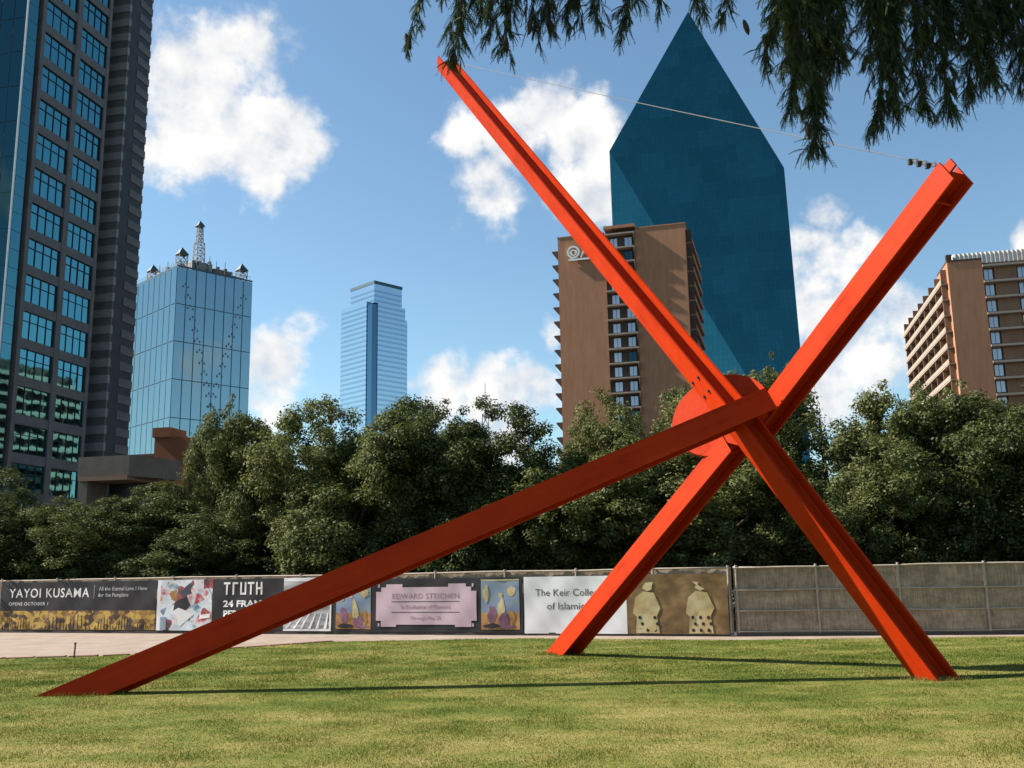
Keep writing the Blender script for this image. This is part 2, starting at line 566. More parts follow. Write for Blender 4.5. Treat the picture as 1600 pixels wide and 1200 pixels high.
def print_mat(name, scale, stops, stretch=(1, 1, 1), vor=0.0, rough=0.6, detail=5):
    m, nt, b = mat_new(name)
    v = mapped(nt, stretch)
    f = noise(nt, scale, detail, 0.6, v)
    if vor:
        vo = N(nt, 'ShaderNodeTexVoronoi')
        vo.inputs['Scale'].default_value = scale * vor
        nt.links.new(v, vo.inputs['Vector'])
        sp = N(nt, 'ShaderNodeSeparateColor')
        nt.links.new(vo.outputs['Color'], sp.inputs[0])
        f = math_node(nt, 'MULTIPLY_ADD', sp.outputs[0], 0.6, math_node(nt, 'MULTIPLY_ADD', f, 0.8, -0.2))
    nt.links.new(ramp(nt, f, stops), b.inputs['Base Color'])
    b.inputs['Roughness'].default_value = rough
    return m


M['p_yellow'] = print_mat("print_yellow", 1.6, [(.28, (.05, .022, .008)), (.42, (.26, .13, .02)), (.55, (.42, .25, .03)), (.7, (.50, .33, .07)), (.82, (.16, .07, .02))], (1.2, 1, 1.6), 2.6)
M['p_collage'] = print_mat("print_collage", 1.5, [(.22, (.02, .025, .04)), (.34, (.45, .05, .06)), (.44, (.62, .60, .60)), (.60, (.42, .50, .55)), (.72, (.66, .64, .63)), (.85, (.03, .16, .24)), (.95, (.50, .08, .08))], (1, 1, 1.3), 2.2, detail=3)
M['p_photo'] = print_mat("print_photo", 1.0, [(.3, (.05, .05, .05)), (.5, (.30, .29, .28)), (.7, (.55, .54, .53))], (.6, 1, 5.0))
M['p_gold'] = print_mat("print_gold", 2.2, [(.3, (.075, .040, .013)), (.5, (.15, .082, .025)), (.68, (.25, .15, .055))], (1, 1, 1.4), 0, detail=8)
M['p_cream'] = print_mat("print_cream", 3.0, [(.3, (.36, .24, .09)), (.6, (.48, .40, .22)), (.75, (.40, .42, .26))])
M['p_blue'] = print_mat("print_blue", 1.8, [(.3, (.10, .14, .24)), (.5, (.18, .23, .32)), (.62, (.20, .26, .24)), (.75, (.34, .30, .22))])
M['p_orange'] = print_mat("print_orange", 2.4, [(.3, (.10, .05, .02)), (.5, (.34, .16, .04)), (.66, (.40, .22, .07)), (.8, (.08, .09, .05))])
M['p_plum'] = print_mat("print_plum", 3.0, [(.3, (.10, .035, .07)), (.6, (.20, .08, .14)), (.8, (.36, .28, .22))])

# ------------------------------------------------------------------ the ground
tag(MB().add([(-1800, -300, 0), (1800, -300, 0), (1800, 2600, 0), (-1800, 2600, 0)], [(0, 1, 2, 3)]).build("ground", M['asphalt']), kind='structure')
# fence line: A (far left) -> B (bend) -> C (right)
FA = Vector((-17.67, 34.4, 0))
FB = Vector((5.6, 25.9, 0))
FC = Vector((12.6, 24.8, 0))
dA = (FB - FA).normalized()
dB = (FC - FB).normalized()
FA0 = FA - dA * 7.0
FC1 = FC + dB * 9.0
lawn_edge = [(-34, 21.0), (-11.55, 22.7), (-9.5, 22.96), (-7.7, 24.0), (-4.9, 26.6), (.2, 26.6), (5.3, 24.6), (12.4, 24.1), (26, 22.0)]
MB().add([(x, y, .004) for x, y in [(-34, -6), (26, -6)] + lawn_edge[::-1]], [tuple(range(2 + len(lawn_edge)))])
lm = MB().add([(x, y, .008) for x, y in [(-34, -6), (26, -6)] + lawn_edge[::-1]], [tuple(range(2 + len(lawn_edge)))])
tag(lm.build("lawn", M['lawn']), kind='structure')
n2 = Vector((-dA.y, dA.x, 0))
pth = [(-34, 20.9), (26, 20.9), (26, 23.9), (FC1.x, FC1.y + .3), (FB.x, FB.y + .3), (FA0.x, FA0.y + .3), (-34, FA0.y + 2)]
tag(MB().add([(x, y, .004) for x, y in pth], [tuple(range(len(pth)))]).build("gravel_path", M['gravel']), kind='structure')
# paver edging along the lawn's left edge, one small block after another
edge = tag(empty("path_edging", (-11.5, 22.7, 0)), kind='structure')
pm = MB().box(-.29, .29, -.14, .14, 0, .025).mesh("paver", M['paver'])
for (xa, ya), (xb, yb) in zip(lawn_edge[:4], lawn_edge[1:5]):
    a, b2 = Vector((max(xa, -20), ya + (0 if xa > -20 else 1.06), 0)), Vector((xb, yb, 0))
    L = (b2 - a).length
    k = int(L / .6)
    ang = math.atan2(b2.y - a.y, b2.x - a.x)
    for i in range(k):
        p = a.lerp(b2, (i + .5) / k) - edge.location
        put("paver", pm, None, edge, (p.x, p.y + .16, .006 + random.uniform(-.003, .003)), (0, 0, ang + random.uniform(-.02, .02)))


# grass: real blades, denser close to the camera
def in_lawn(x, y):
    xs = [p[0] for p in lawn_edge]
    ys = [p[1] for p in lawn_edge]
    return y < np.interp(x, xs, ys) - 0.02


rng = np.random.default_rng(3)
pts = []
for y0, y1, dens in ((7.4, 12, 2600), (12, 16, 1900), (16, 21, 1100), (21, 27, 700)):
    w0 = y1 * 0.60 + 1.0
    n = int(2 * w0 * (y1 - y0) * dens)
    p = np.stack([rng.uniform(-w0, w0, n), rng.uniform(y0, y1, n)], 1)
    p = p[np.abs(p[:, 0]) < p[:, 1] * 0.58 + 1.0]
    p = p[in_lawn(p[:, 0], p[:, 1])]
    pts.append(p)
foot = []
for fx, fy, fr_ in ((-6.6, 15.42, .75), (.95, 21.3, .40), (6.35, 15.4, .45)):     # longer tufts the mower misses round the steel feet
    q = rng.normal(0, fr_ * .55, (900, 2)) * np.array([1.0, .55]) + np.array([fx, fy])
    foot.append(q)
nfoot = sum(len(q) for q in foot)
P = np.concatenate(pts + foot)
n = len(P)
clump = 0.7 + 0.5 * np.sin(P[:, 0] * 3.1 + 1.3 * np.sin(P[:, 1] * 2.3)) * np.sin(P[:, 1] * 2.7 + np.sin(P[:, 0] * 1.9))
h = rng.uniform(.012, .028, n) * np.clip(clump, .5, 1.25) * np.where(P[:, 1] > 16, 1.25, 1)
h[-nfoot:] = rng.uniform(.03, .085, nfoot)
az = rng.uniform(0, 2 * np.pi, n)
lean = rng.uniform(.1, .9, n) * h
laz = rng.uniform(0, 2 * np.pi, n)
wd = np.where(P[:, 1] > 16, .0075, .0045) * rng.uniform(.7, 1.3, n)
V = np.zeros((n, 3, 3))
V[:, 0, 0] = P[:, 0] - np.cos(az) * wd
V[:, 0, 1] = P[:, 1] - np.sin(az) * wd
V[:, 1, 0] = P[:, 0] + np.cos(az) * wd
V[:, 1, 1] = P[:, 1] + np.sin(az) * wd
V[:, 2, 0] = P[:, 0] + np.cos(laz) * lean
V[:, 2, 1] = P[:, 1] + np.sin(laz) * lean
V[:, 0:2, 2] = .006
V[:, 2, 2] = .008 + h
tag(put("grass", soup("grass", V.reshape(-1, 3), np.arange(3 * n).reshape(-1, 3), M['blade'])),
    "short mown grass with dry straw patches across the lawn", "grass", kind='stuff')

# ------------------------------------------------------------------ granite tower at the left edge
GRID = -math.atan2(.22, .975)
tw = tag(empty("granite_tower", (-49.69, 104.0, 0), GRID),
         "dark granite skyscraper with teal window grid cut off by the left edge", "skyscraper")
XB = -0.45
MB().prism([(XB, -7.9), (XB, 6.25), (-2.3, 6.25), (-2.3, 9.1), (.36, 9.1), (.36, 13.7), (-34, 13.7), (-34, -7.9)], 0, 190).build("core", M['granite_dark'], tw)
FL, Z0, NF = 3.98, 45.42 - 3.98 * 11, 23          # window heads at Z0 + k*FL
MB().box(-2.25, .40, 9.0, 9.2, 0, 190).build("corner_pier", M['granite'], tw)
MB().box(XB, 0, -5.62, -5.03, 0, 190).build("pier", M['granite'], tw)
MB().box(XB, 0.02, .05, .88, 0, 190).build("pier", M['granite'], tw)
MB().box(XB, 0, 5.68, 6.19, 0, 190).build("pier", M['granite'], tw)
span = MB().box(XB, -.03, -5.02, .04, 0, FL - 2.95).mesh("spandrel", M['granite'])
span2 = MB().box(XB, -.03, .89, 5.67, 0, FL - 2.95).mesh("spandrel", M['granite'])
wf = {}
for key, (a, c) in {'a': (-5.02, .04), 'b': (.89, 5.67)}.items():
    mb = MB()
    for i in range(5):
        y = a + (c - a) * i / 4
        mb.box(-.26, -.16, max(a, y - .024), min(c, y + .024), -2.95, 0)
    for z in (-2.95, -1.05, -.06):
        mb.box(-.262, -.158, a, c, z, z + .06)
    wf[key] = (mb.mesh("window", M['mullion']), MB().add([(-.24, a, -2.95), (-.24, c, -2.95), (-.24, c, 0), (-.24, a, 0)], [(0, 1, 2, 3)]).mesh("pane", M['tower_pane']))
strip_pane = MB().add([(-.12, -7.6, .03), (-.12, -6.25, .03), (-.12, -6.25, FL / 2 - .03), (-.12, -7.6, FL / 2 - .03)], [(0, 1, 2, 3)]).mesh("pane", M['tower_strip'])
front_pane = MB().add([(.03, -7.96, .03), (1.62, -7.96, .03), (1.62, -7.96, FL - .03), (.03, -7.96, FL - .03)], [(0, 1, 2, 3)]).mesh("pane", M['tower_dark'])
for k in range(1, NF):
    zt = Z0 + k * FL
    put("spandrel", span, None, tw, (0, 0, zt))
    put("spandrel", span2, None, tw, (0, 0, zt))
    for key in 'ab':
        w = put("window", wf[key][0], None, tw, (0, 0, zt))
        put("pane", wf[key][1], None, w, (0, 0, 0), (0, random.uniform(-.004, .004), random.uniform(-.004, .004)))
    for j in range(2):
        put("pane", strip_pane, None, tw, (0, 0, zt + j * FL / 2), (0, random.uniform(-.004, .004), 0))
    for j in range(5):
        put("pane", front_pane, None, tw, (-8.3 + j * 1.66, 0, zt), (random.uniform(-.003, .003), 0, 0))
MB().box(XB + .01, -.13, -7.62, -6.22, 0, 190).build("glazing_frame", M['mullion'], tw)
MB().box(-.10, .06, -8.05, -7.88, 0, 190).build("corner_trim", M['trim'], tw)
bA = MB().box(-2.28, .45, 8.92, 9.34, 0, 1.0).mesh("stone_band", M['band'])
bB = MB().box(.1, .45, 11.1, 13.76, 0, 1.0).mesh("stone_band", M['granite'])
for k in range(4, 46):
    put("stone_band", bA, None, tw, (0, 0, k * FL / 2 + .4))
    put("stone_band", bB, None, tw, (0, 0, k * FL / 2 + .45))

# ------------------------------------------------------------------ brown hotel, main tower
h1 = tag(empty("hotel_tower", (11.35, 210.0, 0), GRID - R(3)), "tall brown brick hotel tower with balconied edge before the blue glass prism", "building")
MB().box(-.6, 10.1, 0, 24, 0, 75.0).build("wall", M['brown'], h1)
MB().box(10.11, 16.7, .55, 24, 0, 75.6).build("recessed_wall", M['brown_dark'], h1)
MB().box(16.71, 27.6, 0.02, 24, 0, 75.3).build("wall", M['brown'], h1)
FH = 3.23
slab = MB().box(10.13, 16.69, -.95, .53, -.16, .16).mesh("floor_slab", M['slab'])
fin = MB().add([(16.45, -.95, -.16), (16.69, -.95, -.16), (16.69, .5, -.16), (16.45, .5, -.16),
                (16.45, -.9, -1.1), (16.69, -.9, -1.1), (16.69, .5, -2.6), (16.45, .5, -2.6)],
               [(0, 1, 2, 3), (7, 6, 5, 4), (0, 4, 5, 1), (1, 5, 6, 2), (2, 6, 7, 3), (3, 7, 4, 0)]).mesh("bracket", M['soffit'])
win = MB()
for x in (-.85, .77):
    win.box(x, x + .08, -.06, .06, 0, 2.15)
win.box(-.04, .04, -.05, .05, .07, 2.08)
for z in (0, 2.07):
    win.box(-.768, .768, -.06, .06, z, z + .08)
win = win.mesh("window", M['brown_dark'])
pane = MB().add([(-.77, 0, .08), (.77, 0, .08), (.77, 0, 2.07), (-.77, 0, 2.07)], [(0, 1, 2, 3)]).mesh("pane", M['curtain'])
pane_open = pane.copy()
pane_open.materials[0] = M['tower_dark']
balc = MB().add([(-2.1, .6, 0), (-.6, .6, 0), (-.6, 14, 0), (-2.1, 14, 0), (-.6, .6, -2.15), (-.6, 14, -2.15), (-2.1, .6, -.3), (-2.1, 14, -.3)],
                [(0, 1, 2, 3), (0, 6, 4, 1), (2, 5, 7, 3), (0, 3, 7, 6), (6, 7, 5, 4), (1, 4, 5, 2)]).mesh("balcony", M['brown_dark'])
rb = MB().box(27.61, 29.0, 1.5, 22, 0, .35).box(28.85, 29.0, 1.5, 22, .35, 1.1).mesh("balcony", M['soffit'])
div = MB().box(27.61, 28.8, 1.6, 1.9, .36, FH - .02).mesh("divider", M['brown_dark'])
for k in range(5, 23):
    z = 74.6 - (22 - k) * FH
    put("floor_slab", slab, None, h1, (0, 0, z - .2))
    put("bracket", fin, None, h1, (0, 0, z - .2))
    for x in (11.95, 15.15):
        w = put("window", win, None, h1, (x, .48, z - 2.95))
        put("pane", pane if random.random() < .78 else pane_open, None, w, (0, 0, 0), (random.uniform(-.01, .01), 0, random.uniform(-.01, .01)))
    put("balcony", balc, None, h1, (0, 0, z - 2.3))
    put("balcony", rb, None, h1, (0, 0, z - 3.4))
    put("divider", div, None, h1, (0, 0, z - 3.4))
MB().box(10.0, 16.88, -1.0, 24.1, 75.61, 76.3).build("roof_fascia", M['brown'], h1)
MB().box(16.9, 27.7, -.08, 24.1, 75.31, 75.6).build("parapet", M['brown'], h1)
MB().box(-.7, 9.9, -.08, 24.1, 75.01, 75.3).build("parapet", M['brown'], h1)
# round white emblem with a curl and a short rule below
sg = MB()
for r0, r1, a0, a1 in ((1.05, 1.45, 20, 380), (.35, .62, -40, 260), (.62, .85, 160, 400)):
    k = len(sg.v)
    nseg = 20
    for i in range(nseg + 1):
        t = R(a0 + (a1 - a0) * i / nseg)
        for rr in (r0, r1):
            for yy in (-.55, -.2):
                sg.v.append((rr * math.cos(t), yy, rr * math.sin(t)))
    for i in range(nseg):
        q = k + i * 4
        sg.f += [(q, q + 2, q + 6, q + 4), (q + 2, q + 3, q + 7, q + 6), (q + 1, q, q + 4, q + 5)]
sg.box(-1.1, 4.2, -.55, -.2, -1.95, -1.55)
sg.add([(1.5, -.55, -1.4), (1.85, -.55, -1.4), (3.0, -.55, 1.2), (2.6, -.55, 1.2)], [(0, 1, 2, 3)])
sg.box(2.4, 4.1, -.55, -.2, -.2, .1)
sg.build("emblem", M['white_sign'], h1, (3.0, 0, 71.3))
MB().box(6.2, 7.4, 3, 6, 75.3, 76.4).build("roof_vent", M['brown_dark'], h1)

# ------------------------------------------------------------------ brown hotel, second tower at the right edge
h2 = tag(empty("hotel_wing", (85.57, 185.0, 0), GRID), "brown brick hotel block with long slanting balconies at the right edge", "building")
MB().box(.06, 6.35, 0, 10, 0, 60.0).build("wall", M['brown'], h2)
MB().box(.55, 30, 1.2, 48, 0, 59.6).build("wall", M['brown_dark'], h2)
MB().box(14.9, 22, 0, 1.19, 0, 60.4).build("wall", M['brown'], h2)
MB().box(.0, 6.4, -.08, 10, 60.01, 60.35).build("parapet", M['brown_dark'], h2)
s1 = MB().box(6.36, 14.89, -.35, 1.19, -.2, .2).mesh("floor_slab", M['slab'])
s2 = MB().box(-1.2, .54, 1.0, 47.5, -.14, .14).box(-1.25, -1.1, .9, 47.6, .14, .95).mesh("balcony", M['slab'])
s3 = MB().box(-1.05, .53, 0, .25, .15, FH - .16).mesh("divider", M['soffit'])
p3 = MB().add([(.52, 0, .2), (.52, 3.6, .2), (.52, 3.6, 2.6), (.52, 0, 2.6)], [(3, 2, 1, 0)]).mesh("pane", M['dark_void'])
pane2 = MB().add([(-.75, 0, .08), (.75, 0, .08), (.75, 0, 2.4), (-.75, 0, 2.4)], [(0, 1, 2, 3)]).mesh("pane", M['curtain'])
for k in range(4, 19):
    z = 59.0 - (18 - k) * FH * .985
    put("floor_slab", s1, None, h2, (0, 0, z - .3))
    for x in (7.55, 13.6):
        w = put("window", win, None, h2, (x, 1.1, z - 2.95), scale=(1, 1, 1.1))
        put("pane", pane2, None, w)
    put("panel", MB().box(8.6, 12.6, .9, 1.18, z - 3.1, z - .55).mesh("panel", M['soffit']), None, h2)
    put("balcony", s2, None, h2, (0, 0, z - 3.1))
    for j in range(8):
        put("divider", s3, None, h2, (0, 1.6 + j * 6.4, z - 3.1))
        put("pane", p3, None, h2, (0, 3.0 + j * 6.0, z - 3.1))
cor = MB()
for i in range(34):
    x = 1.6 + i * .8
    cor.add([(x, 1.0, 0), (x + .4, .75, 0), (x + .8, 1.0, 0), (x, 1.0, 2.3), (x + .4, .75, 2.3), (x + .8, 1.0, 2.3)], [(0, 1, 4, 3), (1, 2, 5, 4)])
cor.box(1.6, 28.8, 1.05, 12, 0, 2.25)
cor.build("plant_screen", M['corrugated'], h2, (0, .6, 59.62))
MB().box(.2, 1.2, 1, 2, 60.4, 61.8).build("roof_vent", M['brown_dark'], h2)

# ------------------------------------------------------------------ mirrored tower with lamp pattern and lattice mast
mt = tag(empty("mirror_tower", (-236.57, 670.0, 0), R(45)), "pale blue mirrored tower with dotted cross pattern and rooftop mast", "skyscraper")
WR, WL, HT = 60.0, 71.0, 220.0        # right face runs along local x, left face along local y
MB().box(.3, WR, .3, WL, 0, HT - .5).build("core", M['mirror_line'], mt)
ncr, ncl, nr = 8, 8, 8
rh = 27.2
paneR = MB().add([(.35, 0, .3), (WR / ncr - .35, 0, .3), (WR / ncr - .35, 0, rh - .3), (.35, 0, rh - .3)], [(0, 1, 2, 3)]).mesh("pane", M['mirror_pane'])
paneL = MB().add([(0, .35, .3), (0, WL / ncl - .35, .3), (0, WL / ncl - .35, rh - .3), (0, .35, rh - .3)], [(3, 2, 1, 0)]).mesh("pane", M['mirror_pane'])
for r_ in range(nr):
    z = HT - (r_ + 1) * rh
    for c in range(ncr):
        put("pane", paneR, None, mt, (c * WR / ncr, .05, z), (random.uniform(-.002, .002), 0, random.uniform(-.002, .002)))
    for c in range(ncl):
        put("pane", paneL, None, mt, (.05, c * WL / ncl, z), (0, random.uniform(-.002, .002), random.uniform(-.002, .002)))


def lamps(face):
    mb = MB()
    W_ = WR if face == 'r' else WL
    rr = random.Random(5)
    for i in range(40):
        t = i / 39
        zz = 60 + t * 150
        for s in (-1, 1):
            u = .5 + s * (.40 * (t - .42) / .58 if t > .42 else .52 * (t - .42) / .58)
            if not (0.03 < u < .97) or i % 2:
                continue
            for j in range(3):
                uu = u * W_ + (j - 1) * 1.9
                z2 = zz + (1.9 if j == 1 else 0)
                a = .8
                if face == 'r':
                    mb.add([(uu - a, -.08, z2), (uu, -.08, z2 - a * 1.5), (uu + a, -.08, z2), (uu, -.08, z2 + a * 1.5), (uu, -.4, z2)],
                           [(0, 1, 4), (1, 2, 4), (2, 3, 4), (3, 0, 4)])
                else:
                    mb.add([(-.08, uu - a, z2), (-.08, uu, z2 - a * 1.5), (-.08, uu + a, z2), (-.08, uu, z2 + a * 1.5), (-.4, uu, z2)],
                           [(1, 0, 4), (2, 1, 4), (3, 2, 4), (0, 3, 4)])
    return mb


tag(lamps('r').build("lamp_pattern", M['mirror_lamp'], mt), kind='stuff')
MB().box(0, WR, 0, .25, HT, HT + 1.2).box(0, .25, .26, WL, HT, HT + 1.2).build("parapet", M['mirror_line'], mt)


def lattice(mb, cx, cy, z0, z1, w0, w1, n_, r=.35):
    for i in range(n_):
        a0 = w0 + (w1 - w0) * i / n_
        a1 = w0 + (w1 - w0) * (i + 1) / n_
        za, zb = z0 + (z1 - z0) * i / n_, z0 + (z1 - z0) * (i + 1) / n_
        ca = [(cx - a0, cy - a0, za), (cx + a0, cy - a0, za), (cx + a0, cy + a0, za), (cx - a0, cy + a0, za)]
        cb = [(cx - a1, cy - a1, zb), (cx + a1, cy - a1, zb), (cx + a1, cy + a1, zb), (cx - a1, cy + a1, zb)]
        for j in range(4):
            mb.tube([ca[j], cb[j]], r, 4)
            mb.tube([ca[j], cb[(j + 1) % 4]], r * .7, 4)
            mb.tube([ca[(j + 1) % 4], cb[j]], r * .7, 4)
            mb.tube([cb[j], cb[(j + 1) % 4]], r * .7, 4)


mast = MB()
lattice(mast, 22, 12, HT + 8, HT + 25, 3.2, 2.8, 4, .34)
lattice(mast, 22, 12, HT + 25, HT + 38, 2.0, 1.6, 4, .30)
mast.build("lattice_mast", M['rooftop'], mt)


def pyramid(cx, cy, z, a, hh, leg):
    mb = MB().add([(cx - a, cy - a, z), (cx + a, cy - a, z), (cx + a, cy + a, z), (cx - a, cy + a, z), (cx, cy, z + hh)],
                  [(3, 2, 1, 0), (0, 1, 4), (1, 2, 4), (2, 3, 4), (3, 0, 4)])
    mb.build("pyramid_cap", M['roofdark'], mt)
    fr = MB()
    lattice(fr, cx, cy, z - leg, z, a * .8, a * .8, 2, .3)
    fr.build("cap_frame", M['rooftop'], mt)


pyramid(22, 12, HT + 38.2, 2.8, 4.6, .5)
pyramid(6, 6, HT + 11, 3.8, 6.0, 11)
pyramid(54, 6, HT + 9, 3.8, 6.0, 9)
pyramid(6, 52, HT + 9, 3.8, 6.0, 9)
MB().box(14, 30, 6, 20, HT, HT + 9).build("plant_room", M['rooftop'], mt)
MB().box(31, 46, 5, 16, HT, HT + 6).build("plant_room", M['concrete'], mt)
for k, (rx_, ry_, rw_, rh_) in enumerate(((9, 14, 4, 7), (34, 8, 3, 9), (40, 6, 2, 8), (47, 9, 4, 5), (4, 24, 3, 6), (3.5, 36, 4, 5), (16, 3, 2, 8), (26, 3, 1.6, 10))):
    MB().box(rx_, rx_ + rw_, ry_, ry_ + 3, HT, HT + rh_).tube([(rx_ + .5, ry_ + .5, HT + rh_), (rx_ + .5, ry_ + .5, HT + rh_ + 3 + k % 3)], .22, 5).build("roof_unit", M['rooftop'] if k % 2 else M['roofdark'], mt)
rl = MB()
for i in range(20):
    rl.tube([(1 + i * 3, .6, HT), (1 + i * 3, .6, HT + 4)], .14, 4)
rl.tube([(1, .6, HT + 4), (58, .6, HT + 4)], .14, 4)
for i in range(23):
    rl.tube([(.6, 1 + i * 3, HT), (.6, 1 + i * 3, HT + 4)], .14, 4)
rl.tube([(.6, 1, HT + 4), (.6, 67, HT + 4)], .14, 4)
rl.build("railing", M['rooftop'], mt)

# ------------------------------------------------------------------ slim stepped glass tower
st = tag(empty("stepped_tower", (-114.88, 800.0, 0), R(45)), "slim stepped glass tower far behind the trees left of centre", "skyscraper")


def banded(name, x0, x1, y0, y1, z0, z1, par, step=4.2):
    MB().box(x0, x1, y0, y1, z0, z1).build(name, M['step_pane'], par)
    mb = MB()
    k = int((z1 - z0) / step)
    for i in range(k):
        z = z0 + (i + .3) * step
        mb.box(x0 - .15, x1 - .1, y0 - .15, y0 + .1, z, z + 1.5)
        mb.box(x0 - .15, x0 + .1, y0 + .11, y1 - .1, z, z + 1.5)
    o = mb.build("floor_bands", M['step_band'], par)
    return o


banded("crown", 0, 29.5, 0, 33.5, 227.5, 244.0, st)
MB().box(-.4, 29.9, -.4, 33.9, 244.0, 246.6).build("roof_band", M['mirror_line'], st)
banded("shaft", 3.2, 32.5, -1.0, 38, 0, 227.4, st)
banded("wing", -3.0, 3.1, 6.5, 43, 0, 229, st)
banded("wing", 32.6, 36.0, .5, 36, 0, 217.5, st)
MB().box(-2.5, 3.1, -.5, 6.4, 0, 226).build("notch", M['step_notch'], st)

# ------------------------------------------------------------------ blue glass prism tower
P0, P1, P2 = Vector((75.6, 371, 228.7)), Vector((40.6, 369, 166.8)), Vector((104.9, 352, 151.2))
nrm = (P1 - P0).cross(P2 - P0).normalized()


def hit(px_dir):
    d = Vector(px_dir)
    c = Vector((0, 0, 1.7))
    return c + d * ((P0 - c).dot(nrm) / d.dot(nrm))


P3 = hit((0.3068, 1.0114, 0.0831))
P5 = Vector((40.5, 364, 0))
mf = (P5 - P1).cross(P3 - P1)
G3 = Vector((P3.x, P1.y + (mf.z * P1.z - mf.x * (P3.x - P1.x)) / mf.y, 0))
bk = Vector((6, 46, 0))
fronts = [P0, P1, P5, G3, P3, P2]
vs = [tuple(p) for p in fronts] + [tuple(p + bk) for p in fronts]
org = Vector((75, 365, 0))
vs = [tuple(Vector(v) - org) for v in vs]
fs = [(0, 1, 4, 5), (1, 2, 3, 4), (6, 11, 10, 7), (7, 10, 9, 8), (0, 6, 7, 1), (1, 7, 8, 2), (3, 9, 10, 4), (4, 10, 11, 5), (5, 11, 6, 0)]
pt = empty("prism_tower", org)
tag(pt, "dark blue glass tower with pointed faceted top", "skyscraper")
MB().add(vs, fs).build("glass_shell", M['prism'], pt)

# ------------------------------------------------------------------ low buildings at the lower left
lb = tag(empty("concrete_pavilion", (-37.7, 85.0, 0), GRID), "low concrete canopy above a dark opening beside the granite tower", "building")
MB().box(-.1, 4.9, 0, 6, 10.5, 12.2).build("fascia", M['concrete'], lb)
MB().box(0, 4.8, -.06, 5, 10.1, 10.48).build("soffit_band", M['soffit'], lb)
MB().box(-.1, .8, .2, 3, 0, 10.09).build("column", M['concrete'], lb)
MB().box(.81, 4.9, 3.2, 5.8, 0, 10.09).build("dark_opening", M['dark_void'], lb)
MB().add([(4.91, 0, 10.4), (6.2, 3.0, 10.4), (6.2, 6, 10.4), (4.91, 6, 10.4), (4.91, 0, 12.19), (6.2, 3.0, 12.19), (6.2, 6, 12.19), (4.91, 6, 12.19)],
         [(3, 2, 1, 0), (4, 5, 6, 7), (0, 1, 5, 4), (1, 2, 6, 5), (2, 3, 7, 6), (3, 0, 4, 7)]).build("side_fascia", M['concrete'], lb)
bb = tag(empty("brick_block", (-52.0, 140.0, 0), GRID), "orange brick block half hidden by oaks below the mirrored tower", "building")
MB().box(.6, 5.6, 0, 12, 0, 21.6).build("wall", M['brick_red'], bb)
MB().box(.4, 3.2, -.3, 4, 21.61, 23.0).build("chimney", M['brick_red'], bb)
MB().box(5.61, 12, 1.2, 12, 0, 20.9).build("rear_wall", M['brown_dark'], bb)
MB().box(-8.5, .59, 2.0, 14, 0, 19.2).build("flank_wall", M['soffit'], bb)
MB().box(-8.6, .58, 1.9, 14, 19.21, 19.6).build("coping", M['concrete'], bb)
MB().box(7.4, 7.9, .9, 1.19, 14, 20.5).build("downpipe", M['concrete'], bb)
# office block on the far side of the plaza: shows only as the reflection in the tower's lower windows
ob = tag(empty("office_block", (128, 70, 0), GRID), "cream banded office block mirrored in the lower windows of the granite tower", "building")
MB().box(0, 30, -35, 60, 0, 52).build("core", M['dark_void'], ob)
fb = MB().box(-.9, 0, -36, 61, 0, 1.3).mesh("floor_band", M['sunlit'])
for k in range(13):
    put("floor_band", fb, None, ob, (0, 0, 2 + k * 3.98))
pb = MB().box(-.7, -.01, 0, 1.1, 0, 52).mesh("pier", M['sunlit'])
for k in range(24):
    put("pier", pb, None, ob, (0, -35 + k * 4.0, 0))

# far lattice radio mast
rm = MB()
lattice(rm, 0, 0, 0, 66, 2.0, 1.2, 14, .17)
rm.tube([(0, 0, 66), (0, 0, 79)], .16, 5)
tag(rm.build("radio_mast", M['rooftop'], None, (-11.2, 400, 0)), "thin far lattice radio mast against the low white cloud", "mast")


# ------------------------------------------------------------------ oaks behind the fence
def leaf_soup(name, C_, Nn, size, mat, rs):
    n_ = len(C_)
    rd = rs.normal(size=(n_, 3))
    nn = Nn + rd * 0.45
    nn /= np.linalg.norm(nn, axis=1, keepdims=True)
    a = np.cross(nn, rs.normal(size=(n_, 3)))
    a /= np.linalg.norm(a, axis=1, keepdims=True)
    b_ = np.cross(nn, a)
    L = rs.uniform(.7, 1.35, (n_, 1)) * size
    Wd = L * rs.uniform(.42, .62, (n_, 1))
    V_ = np.stack([C_ - a * L * .5, C_ + b_ * Wd * .5 + nn * L * .06, C_ + a * L * .5, C_ - b_ * Wd * .5 + nn * L * .06], 1)
    return soup(name, V_.reshape(-1, 3), np.arange(4 * n_).reshape(-1, 4), mat)


